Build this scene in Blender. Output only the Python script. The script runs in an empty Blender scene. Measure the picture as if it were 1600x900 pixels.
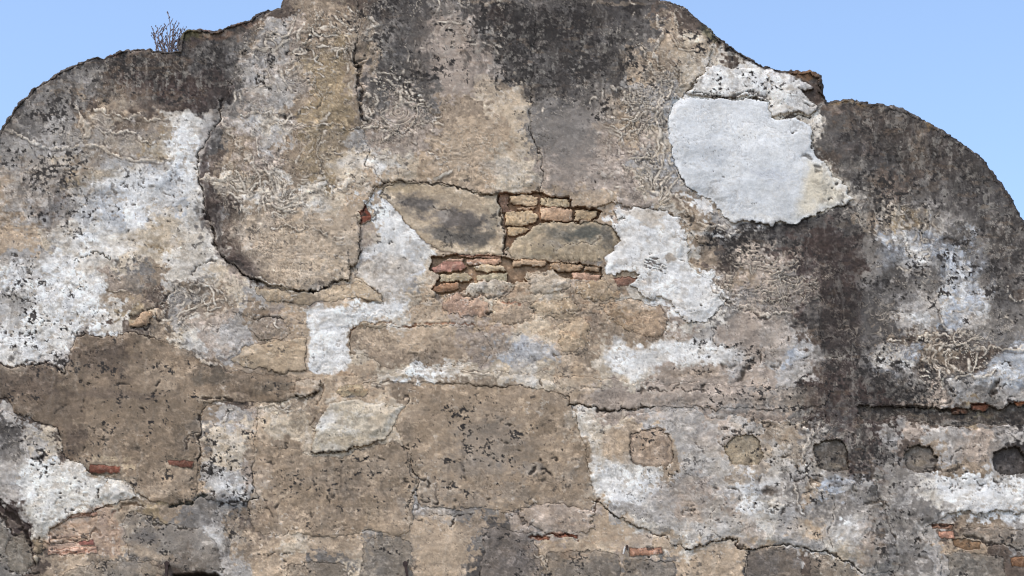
import bpy, math, random
import numpy as np
from mathutils import Vector

SC = bpy.context.scene
COL = SC.collection
# ------------------------------------------------------------------ camera, sky, sun
CAM_D, CAM_H, PITCH, FOCAL = 15.0, 1.6, math.radians(17.0), 70.6
cam = bpy.data.cameras.new('camera'); camo = bpy.data.objects.new('camera', cam); COL.objects.link(camo)
camo.location = (0, -CAM_D, CAM_H); camo.rotation_euler = (math.pi/2 + PITCH, 0, 0)
cam.lens = FOCAL; cam.sensor_width = 36; cam.clip_end = 5000
SC.camera = camo
SUN_EL, SUN_AZ = math.radians(58), math.radians(222)      # azimuth measured clockwise from +Y
W = bpy.data.worlds.new('World'); SC.world = W; W.use_nodes = True
nt = W.node_tree; bg = nt.nodes['Background']
sky = nt.nodes.new('ShaderNodeTexSky'); sky.sky_type = 'NISHITA'; sky.sun_disc = False
sky.sun_elevation = SUN_EL; sky.sun_rotation = SUN_AZ; sky.air_density = 1.0; sky.dust_density = 2.0; sky.ozone_density = 1.6
nt.links.new(sky.outputs[0], bg.inputs[0]); bg.inputs[1].default_value = 0.15
sl = bpy.data.lights.new('sun', 'SUN'); sl.energy = 0.92; sl.angle = math.radians(20); sl.color = (1.0, 0.94, 0.86)
so = bpy.data.objects.new('sun', sl); COL.objects.link(so)
sd = Vector((math.sin(SUN_AZ)*math.cos(SUN_EL), math.cos(SUN_AZ)*math.cos(SUN_EL), math.sin(SUN_EL)))
so.rotation_euler = sd.to_track_quat('Z', 'Y').to_euler(); so.location = sd*40
SC.cycles.filter_width = 1.15
SC.view_settings.view_transform = 'Standard'; SC.view_settings.look = 'None'
SC.view_settings.exposure = 0.98; SC.view_settings.gamma = 1

#PAINT_BEGIN
PITCHPX = 1.4
def axis(segs):
    out = [segs[0][0]]
    for a, b, st in segs:
        n = max(1, int(round((b-a)/st))); out += list(np.linspace(a, b, n+1)[1:])
    return np.array(out)
ax = axis([(-300, -60, 12), (-60, -14, 3), (-14, 1614, PITCHPX), (1614, 1660, 3), (1660, 1900, 12)])
ay = axis([(-46, -12, 3), (-12, 912, PITCHPX), (912, 940, 3), (940, 1000, 8), (1000, 1800, 20)])
X, Y = np.meshgrid(ax, ay)
NY, NX = X.shape
def vnoise(x, y, seed):
    r = np.random.RandomState(seed).rand(256, 256).astype(np.float32)
    xi = np.floor(x).astype(np.int32); yi = np.floor(y).astype(np.int32)
    fx = (x-xi).astype(np.float32); fy = (y-yi).astype(np.float32)
    fx = fx*fx*(3-2*fx); fy = fy*fy*(3-2*fy)
    x0 = xi & 255; x1 = (xi+1) & 255; y0 = yi & 255; y1 = (yi+1) & 255
    return (r[y0, x0]*(1-fx)+r[y0, x1]*fx)*(1-fy) + (r[y1, x0]*(1-fx)+r[y1, x1]*fx)*fy
def fbm(sx, sy, seed, octv=4, gain=0.55, wx=0, wy=0):
    s = 0; a = 1; t = 0; x = (X+wx)/sx; y = (Y+wy)/sy
    c, q = math.cos(.6), math.sin(.6)
    for k in range(octv):
        s = s + a*(vnoise(x+17.3*k, y+9.1*k, seed+k)-.5); t += a*a; a *= gain
        if sx == sy: x, y = (c*x-q*y)*2.03, (q*x+c*y)*2.03
        else: x, y = x*2.03, y*2.03
    return s/math.sqrt(t)/0.26          # ~unit standard deviation
def sm(a, b, v):
    t = np.clip((v-a)/(b-a), 0, 1); return t*t*(3-2*t)
WX = fbm(26, 26, 11, 4); WY = fbm(26, 26, 31, 4)          # coarse edge wander
VX = fbm(6, 6, 51, 3); VY = fbm(6, 6, 61, 3)              # fine edge wander
FADE = fbm(55, 55, 71, 2); RG = fbm(12, 9, 75, 5, .62); RG2 = fbm(14, 11, 85, 5, .62)
def win(pts, pad):
    p = np.array(pts, float)
    j0 = max(0, np.searchsorted(ax, p[:, 0].min()-pad)-1); j1 = min(NX, np.searchsorted(ax, p[:, 0].max()+pad)+1)
    i0 = max(0, np.searchsorted(ay, p[:, 1].min()-pad)-1); i1 = min(NY, np.searchsorted(ay, p[:, 1].max()+pad)+1)
    return slice(i0, i1), slice(j0, j1)
def segdist(x, y, a, b):
    dx, dy = b[0]-a[0], b[1]-a[1]; L = dx*dx+dy*dy+1e-9
    t = np.clip(((x-a[0])*dx+(y-a[1])*dy)/L, 0, 1)
    return (x-a[0]-t*dx)**2+(y-a[1]-t*dy)**2
def sdf(pts, warp=1.0, fine=1.0, pad=30):
    s = win(pts, pad)
    x = (X[s]+warp*3.2*WX[s]+fine*1.1*VX[s]).astype(np.float32); y = (Y[s]+warp*3.2*WY[s]+fine*1.1*VY[s]).astype(np.float32)
    d = np.full(x.shape, 1e9, np.float32); ins = np.zeros(x.shape, bool); n = len(pts)
    for k in range(n):
        a, b = pts[k], pts[(k+1) % n]
        d = np.minimum(d, segdist(x, y, a, b))
        if a[1] != b[1]:
            c = (y >= min(a[1], b[1])) & (y < max(a[1], b[1]))
            ins ^= c & (x < (b[0]-a[0])*(y-a[1])/(b[1]-a[1])+a[0])
    return s, np.where(ins, 1, -1)*np.sqrt(d)
def line(pts, warp=1.0, fine=1.0, pad=14):
    s = win(pts, pad)
    x = X[s]+warp*3.2*WX[s]+fine*1.1*VX[s]; y = Y[s]+warp*3.2*WY[s]+fine*1.1*VY[s]
    d = np.full(x.shape, 1e9)
    for a, b in zip(pts[:-1], pts[1:]): d = np.minimum(d, segdist(x, y, a, b))
    return s, np.sqrt(d)
def P(txt):
    v = [float(t) for t in txt.replace(',', ' ').split()]
    return list(zip(v[0::2], v[1::2]))
# ---- colours as seen under neutral light (sRGB 0-255)
PAL = dict(W=(215, 215, 215), w=(194, 187, 177), c=(186, 172, 153), g=(160, 155, 151), G=(120, 115, 111), d=(84, 80, 78), D=(54, 50, 49),
           t=(172, 152, 130), T=(190, 172, 149), b=(141, 125, 108), B=(92, 80, 72), o=(148, 130, 104), p=(160, 146, 135), P=(70, 59, 56), u=(160, 166, 176))
PAL['.'] = PAL['d']
ROWS = """
dddddddddddddBbbbBdddGddDdddddDdBBdddddddddddddddd
dddddddddBdBbgpbbbGGdppGDDdDDdddbBDddddddddddddddd
ddddddBBDdddGgpbobGddpppGDdddddGtcbBdddddddddddddd
dddGGBBBBddGgpboobdddpppGdddddbtbcwwWwBBdddddddddd
dGGbGBPPPPPdggpoopddGppTtcdddGdggcwgWWwBdddddddddd
dGGGBbBBBPDGpgboobGpGbbbTTGddGbggWWWWwwGBBBddddddd
GGgGbcbbwwGpgcpoobpppbtttTGGGbtpgWWWWWWwdBBBBddddd
ggggbbboWwdbpgbobgpppttttTGGGptpcWWWWWWwddBdBddddd
GbcbbgwgWWBbppbbccwcttttccpppppgguWWWWWwBdddBddddd
bBbobgWuuWBcbwbocctTttttccpppppcgguWWWWwwdBBBGdddd
bbBbguWguwBBwcwwctWGddddttttttppcbWWWWwwwwdbGGGddd
bbbcwuWccwGBbpbtttWwGGdGTtttttWWwbbgWgDdddbgoGgGdd
ttcwWwcocwwBpbbttpcWGGGdcodddGwWWwbdDddPPPGuguduGG
gggWwwccwwwBBbttttgwwcttttttbbWWWwbBppPPDPGdgGuuGG
WgWWwpGbwwcpBbttbTcgcttcctTtptbwWwWpbpGPDPGdgGuuGG
gWWWWbbBgbbcgttpttbcttpcttTbttwwWWWgGpGPDDdGgguuGd
gWWWWwotgppgbptwwWWwttptttTbbtotpwwGpGdDDDddggugGG
wWwWBBBbcwpgbttwWbttttpppcTttbbbbpgppggBDddbBbdGGG
wggBbBbbbgpgtttwWcbbbbtpuggtbcWwwwWgpgugdDGgubbBBu
dBBbbBbBbbbbbbttttccWwcccwcttccwppppppggBPdGgpdguu
BBBBbbbbbbbBbbcttttbbbbbbbbbtppppppppGGPPPPdGpggGg
gBBBbbbbbbggpcbbccTcbbbbbbbbwpcpggpgGpGPPdPPBBBoBD
dgcBbbbbbGcctcccwccTbbbbbbbbwcttgggpgbbGdPPgpggpGg
GgcBbbbbbbccbbbccTbbbbbbbbbbbwtttggttgbGBBPGBbgpGD
gWWwtbbbtbggpbbbbbbbttbbbbbgbwwwbgggbgggGPPGGgbbgG
gWwWwwwbttgwgbbbbbbbgbbbGGbbbwWwggpgWgGbuddGgwWWWW
PgWwwtbobGGGbBbbbbbbGgGGbbppptgggpgpWwggGGGgGGgWWW
BPwttpTGGGgbBbtbbbttttbbdppptttwggggpwgtgWpGGgBbbg
GBbTTttbGGggbtctttGGtttGddtttTpptwttttggwcpdGgttBG
GBbtbGGbBBGgtttGGcGGtttdddtGGGtGGtttddbBtcgGGgGGBB
""".split()
def basegrid():
    tab = np.array([[PAL[ch] for ch in r[:50].ljust(50, 'b')] for r in ROWS], np.float32)
    gx = (X+10*WX+5*VX)/32-.5; gy = (Y+8*WY+5*VY)/30-.5
    gx = np.clip(gx, 0, 48.999); gy = np.clip(gy, 0, 28.999)
    xi = gx.astype(int); yi = gy.astype(int); fx = gx-xi; fy = gy-yi
    fx = (.38*sm(.1, .9, fx)+.62*sm(.40, .60, fx+.17*RG))[..., None]; fy = (.38*sm(.1, .9, fy)+.62*sm(.40, .60, fy+.17*RG2))[..., None]
    return (tab[yi, xi]*(1-fx)+tab[yi, xi+1]*fx)*(1-fy)+(tab[yi+1, xi]*(1-fx)+tab[yi+1, xi+1]*fx)*fy
C = basegrid().astype(np.float32)
lum_base = C.mean(-1)
H = np.zeros(X.shape, np.float32)                      # fine relief in metres, towards the viewer
LAB = np.zeros(X.shape, np.int32)                      # which piece owns a vertex (cell = its top-left vertex)
PIECES = [dict(name='core', h=0.0, label=None, mat='plaster')]
# ---- density maps for the textures of crust, lichen, pits, veins, bedding
K = {k: np.full(X.shape, v, np.float32) for k, v in dict(lich=.04, ring=0, pit=.05, vein=.0, bed=.15, grain=.8, mott=0, rub=0).items()}
def blob(x, y, rx, ry, rot=0, soft=.6, gate=.5):
    R = max(rx, ry)*1.6+14; s = win([(x-R, y-R), (x+R, y+R)], 0)
    a = math.radians(rot); u = X[s]-x+4*WX[s]*gate*2; v = Y[s]-y+4*WY[s]*gate*2
    uu = (u*math.cos(a)+v*math.sin(a))/rx; vv = (-u*math.sin(a)+v*math.cos(a))/ry
    d = np.sqrt(uu*uu+vv*vv)+.10*gate*VX[s]+.30*gate*RG[s]
    return s, 1-sm(1-soft, 1+soft*.5, d)
def kb(name, val, x, y, rx, ry, rot=0, soft=.6):
    s, m = blob(x, y, rx, ry, rot, soft); K[name][s] = K[name][s]*(1-m)+val*m
def mix(s, m, col, var=6):
    c = np.array(PAL[col] if isinstance(col, str) else col, np.float32)
    m = m[..., None]; C[s] = C[s]*(1-m)+c*m
def stain(col, al, x, y, rx, ry, rot=0, soft=.6, gate=.5):
    s, m = blob(x, y, rx, ry, rot, soft, gate); mix(s, m*al, col)
def area(col, al, pts, warp=1.0, soft=2.0, fine=1.0):
    s, d = sdf(P(pts) if isinstance(pts, str) else pts, warp, fine, 10+soft); mix(s, sm(-soft, soft, d)*al, col)
def piece(name, pts, h, col=None, al=.85, label=None, mat='plaster', warp=.8, fine=1.0, rnd=3.0, bulge=0, soft=1.5, rim=.35, k=None, feather=0, fade=None):
    if fade is None: fade = {'plaster_coat': .85, 'render_coat': .9, 'stone': .8}.get(name, 0)
    pts = P(pts) if isinstance(pts, str) else pts
    s, d = sdf(pts, warp, fine, 12)
    PIECES.append(dict(name=name, h=h, label=label, mat=mat)); LAB[s][d > 0] = len(PIECES)-1
    ins = d > 0
    if col is not None: mix(s, sm(-soft, soft, d)*al, col)
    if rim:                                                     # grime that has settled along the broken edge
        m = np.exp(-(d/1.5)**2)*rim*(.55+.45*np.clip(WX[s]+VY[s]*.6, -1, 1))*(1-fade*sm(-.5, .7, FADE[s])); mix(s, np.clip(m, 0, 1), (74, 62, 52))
    q = np.clip(d/rnd, 0, 1); H[s] = np.where(ins, H[s]*(1 if not bulge else .6) - .006*(1-q)**2*(h > -.05 and not feather)*(1-fade*sm(-.5, .7, FADE[s])) + bulge*(1-(1-np.clip(d/max(6., float(d.max())), 0, 1))**2), H[s])
    if feather: H[s] = np.where(ins, H[s]-max(0, h-.001)*(1-sm(0, feather, d)), H[s])
    if fade and not feather: H[s] = np.where(ins, H[s]-max(0, h-.001)*fade*sm(-.5, .7, FADE[s])*(1-sm(2, 16, d)), H[s])
    if k:
        for kk, vv in k.items(): K[kk][s] = np.where(ins, vv, K[kk][s])
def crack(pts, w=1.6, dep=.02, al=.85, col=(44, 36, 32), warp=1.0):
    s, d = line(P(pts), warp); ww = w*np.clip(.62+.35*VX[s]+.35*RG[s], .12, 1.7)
    m = 1-sm(ww*.4, ww*1.2, d); mix(s, np.exp(-((d-ww-1.6)/1.3)**2)*.28*sm(-.4, .6, RG2[s]), (190, 180, 166)); mix(s, m*al*.78, col); H[s] -= dep*.6*m  # pale broken plaster edge, also painted as a highlight beside the crack
def vein(pts, w=2.0, al=.75, col=(208, 196, 180), h=.006, warp=1.3):
    s, d = line(P(pts), warp); ww = w*(.75+.35*np.clip(VY[s]+1, 0, 2))
    m = 1-sm(ww*.4, ww*1.2, d); brk = sm(-1.4, -.5, VX[s]+WX[s]*.6)
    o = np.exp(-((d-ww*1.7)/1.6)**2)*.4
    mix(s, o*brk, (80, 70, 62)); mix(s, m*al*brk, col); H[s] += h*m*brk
OUT = P("""0 200 8 187 28 158 50 137 75 120 100 105 130 91 150 85.5 160 87.5 168 84 175 81 190 76 207 74.5 225 77 250 79.5 268 80 279 76
 281 60 284 51 292 46 310 44 325 45 337 47.5 350 41 375 32 390 27 400 19 405 15 425 10.5 436 9 439 -1 441 -10 460 -14 560 -20 740 -27 900 -21 1000 -12 1042 -.5
 1057 5 1070 10 1082 17 1095 27 1105 41 1117 52 1132 65 1150 77 1170 87 1190 99 1200 102 1215 107 1240 110.5 1262 109.5 1275 110 1284 115 1287.5 127 1289 142 1291.5 157
 1300 154 1320 153.5 1350 156 1380 160 1405 165 1420 171 1432 180 1450 189 1470 200 1487 210 1510 225 1525 237 1542 253 1555 270 1570 290 1582 308 1590 325 1600 343
 1622 392 1640 460 1650 560 1652 700 1690 940 1880 1810 -280 1810 -90 940 -52 700 -50 500 -42 380 -30 290 -14 236""")
# ---------- where each texture is strong: (map, value, x, y, rx, ry, rotation)
for a in [('mott', .8, 1420, 240, 150, 90, 30), ('mott', .8, 1540, 360, 80, 130, -20), ('mott', .6, 1370, 320, 90, 60, 0), ('mott', .5, 1310, 450, 40, 80, 0), ('mott', .85, 1320, 590, 70, 60, 0), ('mott', .95, 1350, 720, 50, 90, 0), ('mott', .9, 1385, 840, 40, 70, 0), ('mott', .5, 1480, 420, 90, 70, 0),
 ('mott', .7, 90, 150, 90, 40, -35), ('mott', .9, 240, 120, 130, 50, 0), ('mott', .7, 350, 90, 70, 40, 0), ('mott', .75, 850, 80, 170, 70, 0), ('mott', .5, 600, 50, 50, 50, 0), ('mott', .5, 60, 270, 90, 60, 0), ('mott', .6, 1170, 370, 90, 25, 0), ('mott', .5, 1400, 600, 80, 40, 0), ('mott', .5, 370, 800, 30, 90, 0), ('mott', .6, 1500, 650, 150, 16, 0), ('mott', .4, 1240, 620, 80, 50, 0)]: kb(*a)
for a in [
 ('lich', .75, 860, 70, 170, 60, 8), ('lich', .9, 800, 40, 90, 45, 10), ('lich', .85, 900, 110, 120, 50, 15), ('lich', .45, 600, 40, 60, 70, 0), ('lich', .55, 640, 110, 40, 60, 0),
 ('lich', .35, 700, 90, 60, 70, 0), ('lich', .15, 740, 190, 110, 50, 0), ('lich', .55, 330, 100, 70, 45, 0), ('lich', .45, 90, 150, 90, 50, -40), ('lich', .55, 250, 120, 120, 45, 0),
 ('lich', .35, 430, 80, 60, 60, 0), ('lich', .5, 60, 250, 80, 40, 0), ('lich', .55, 110, 300, 70, 50, 0), ('lich', .45, 1420, 240, 140, 80, 30), ('lich', .5, 1560, 420, 60, 120, 0),
 ('lich', .55, 1380, 330, 110, 60, 0), ('lich', .45, 1450, 420, 110, 60, 0), ('lich', .7, 1410, 600, 90, 40, 0), ('lich', .6, 1320, 590, 60, 60, 0), ('lich', .3, 1345, 700, 60, 110, 0),
 ('lich', .3, 1400, 830, 50, 80, 0), ('lich', .7, 1110, 70, 40, 40, 40), ('lich', .9, 1170, 380, 90, 22, 8), ('lich', .35, 1200, 620, 120, 40, 0), ('lich', .35, 200, 590, 160, 50, 0),
 ('lich', .4, 360, 720, 50, 90, 0), ('lich', .5, 368, 810, 28, 80, 0), ('lich', .25, 560, 760, 160, 60, 0), ('lich', .3, 740, 690, 90, 60, 0), ('lich', .45, 700, 770, 60, 25, 0),
 ('lich', .3, 60, 500, 90, 60, 0), ('lich', .55, 100, 565, 110, 14, 4), ('lich', .4, 80, 430, 90, 30, 0), ('lich', .4, 40, 690, 50, 50, 0), ('lich', .02, 1160, 230, 120, 120, 0),
 ('lich', .05, 690, 340, 110, 50, 0), ('lich', .02, 700, 520, 200, 80, 0), ('lich', .05, 600, 400, 60, 60, 0), ('lich', .4, 1150, 560, 90, 25, 10), ('lich', .35, 1250, 760, 90, 60, 0),
 ('ring', .75, 630, 175, 50, 75, 0), ('ring', .6, 520, 60, 60, 60, 0), ('ring', .55, 470, 150, 60, 70, 0), ('ring', .6, 420, 340, 90, 90, 20), ('ring', .75, 1010, 180, 60, 100, 20),
 ('ring', .7, 1040, 290, 50, 50, 40), ('ring', .55, 460, 235, 90, 40, 0), ('ring', .65, 1200, 440, 100, 50, 0), ('ring', .5, 300, 480, 80, 50, 0), ('ring', .45, 400, 230, 40, 60, 0),
 ('ring', .45, 140, 210, 90, 40, 10), ('ring', .55, 1400, 520, 120, 60, 10), ('ring', .4, 650, 230, 90, 30, 0), ('ring', .35, 1440, 600, 100, 40, 0), ('ring', .55, 1270, 680, 80, 60, 0), ('ring', .4, 470, 420, 80, 30, 0),
 ('vein', .6, 1020, 190, 70, 120, 10), ('vein', .5, 620, 120, 60, 100, 0), ('vein', .55, 420, 300, 90, 60, 20), ('vein', .5, 480, 60, 90, 60, 0), ('vein', .5, 320, 480, 90, 60, 0),
 ('vein', .4, 150, 220, 110, 50, 10), ('vein', .55, 1480, 550, 120, 60, 0), ('vein', .5, 1430, 400, 90, 80, 0), ('vein', .45, 1260, 690, 70, 60, 0), ('vein', .45, 1120, 370, 80, 30, 10),
 ('vein', .55, 740, 60, 60, 60, 0), ('vein', .6, 1080, 90, 60, 50, 30), ('vein', .35, 1190, 440, 100, 50, 0), ('vein', .6, 1400, 330, 110, 60, 0), ('vein', .25, 1280, 600, 120, 60, 0), ('vein', .55, 440, 480, 70, 50, 0), ('vein', .5, 70, 700, 70, 70, 0), ('vein', .5, 430, 650, 80, 30, 0), ('vein', .75, 450, 120, 80, 110, 0), ('vein', .6, 470, 240, 80, 40, 0), ('vein', .45, 190, 200, 80, 40, 10), ('vein', .45, 90, 270, 80, 50, 0), ('vein', .5, 700, 235, 60, 40, 0), ('vein', .5, 90, 450, 80, 50, 0), ('vein', .45, 240, 320, 100, 50, 0), ('vein', .95, 1015, 180, 55, 70, 10), ('vein', .95, 1035, 280, 45, 50, 30), ('ring', .9, 1005, 170, 45, 60, 10), ('vein', .9, 615, 150, 45, 60, 0), ('ring', 1.0, 625, 178, 46, 34, 0), ('vein', .95, 415, 300, 60, 40, 20), ('vein', .8, 510, 60, 50, 60, 0), ('vein', .8, 300, 480, 70, 40, 0), ('vein', .9, 1480, 560, 90, 40, 5), ('ring', .95, 1200, 435, 85, 45, 5), ('ring', .9, 400, 310, 60, 45, 20),
 ('bed', .5, 480, 390, 90, 60, 0), ('bed', .6, 740, 240, 120, 50, 0), ('bed', .9, 1200, 440, 110, 60, 10), ('bed', .6, 620, 520, 200, 80, 0), ('bed', .6, 1000, 640, 260, 30, 0),
 ('bed', .5, 960, 480, 120, 60, 0), ('bed', .6, 1480, 650, 130, 20, 0), ('bed', .4, 1420, 250, 160, 60, 0), ('bed', .35, 1160, 230, 100, 90, 0), ('bed', .5, 230, 110, 120, 40, 0),
 ('pit', .35, 250, 310, 120, 50, 0), ('pit', .45, 60, 500, 90, 50, 0), ('pit', .6, 430, 100, 90, 60, 0), ('pit', .8, 1080, 560, 120, 30, 0), ('pit', .8, 1240, 680, 110, 50, 0), ('pit', .45, 1090, 740, 110, 40, 0),
 ('pit', .6, 360, 740, 60, 60, 0), ('pit', .4, 560, 760, 120, 60, 0), ('pit', .4, 740, 700, 100, 80, 0), ('pit', .6, 1480, 600, 140, 40, 0), ('pit', .05, 1160, 250, 90, 80, 0), ('pit', .05, 700, 350, 90, 50, 0),
 ('pit', .1, 700, 530, 220, 70, 0), ('pit', .5, 120, 760, 90, 50, 0), ('pit', .6, 1510, 760, 80, 20, 0), ('pit', .5, 1030, 390, 50, 40, 0), ('pit', .35, 1130, 800, 110, 30, 0), ('pit', .75, 1350, 700, 90, 70, 0),
 ('rub', .7, 850, 480, 220, 60, 0), ('rub', .6, 520, 600, 110, 30, 0), ('rub', .5, 130, 840, 80, 40, 0), ('rub', .5, 900, 850, 100, 40, 0), ('rub', .5, 440, 500, 60, 60, 0), ('rub', .4, 1500, 840, 90, 40, 0),
 ('grain', .4, 700, 90, 50, 60, 0), ('grain', .45, 750, 210, 90, 75, 0), ('grain', .35, 895, 235, 55, 85, 0), ('grain', .5, 1060, 625, 200, 18, 0), ('grain', .5, 700, 850, 70, 50, 0), ('grain', .5, 760, 700, 120, 90, 0), ('grain', .4, 200, 620, 150, 50, 0), ('grain', .5, 1160, 520, 45, 35, 0), ('grain', .4, 250, 840, 80, 30, 0), ('grain', .5, 460, 560, 90, 40, 0), ('grain', .5, 960, 845, 80, 30, 0),
 ('lich', .0, 740, 210, 90, 70, 0), ('lich', .02, 895, 240, 50, 70, 0), ('grain', 1.1, 470, 130, 100, 110, 0), ('grain', 1.15, 1010, 200, 60, 120, 0), ('grain', 1.1, 1240, 690, 100, 60, 0), ('grain', 1.1, 1430, 600, 150, 50, 0), ('grain', 1.1, 400, 310, 90, 70, 0), ('grain', 1.1, 610, 150, 50, 90, 0),
 ('grain', .35, 1160, 240, 110, 90, 0), ('grain', .5, 690, 345, 110, 50, 0), ('grain', .5, 870, 370, 90, 30, 0), ('grain', .55, 640, 530, 180, 60, 0)]:
    kb(*a)
# a thinner scatter of curled edges over the whole upper wall, least in the smooth grey and tan fields
base_ = .50*sm(400, 300, Y)*sm(320, 380, X)*(1-sm(1060, 1120, X))+.26*sm(560, 460, Y)*(1-sm(230, 380, X))+.42*sm(1360, 1420, X)*sm(640, 600, Y)*sm(300, 360, Y)
for x_, y_, a_, b_ in [(745, 130, 90, 80), (890, 240, 50, 90), (720, 345, 140, 55), (870, 60, 100, 70)]:
    s_, m_ = blob(x_, y_, a_, b_); base_[s_] = base_[s_]*(1-.75*m_)
K['vein'] = np.maximum(K['vein'], base_).astype(np.float32)
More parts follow.
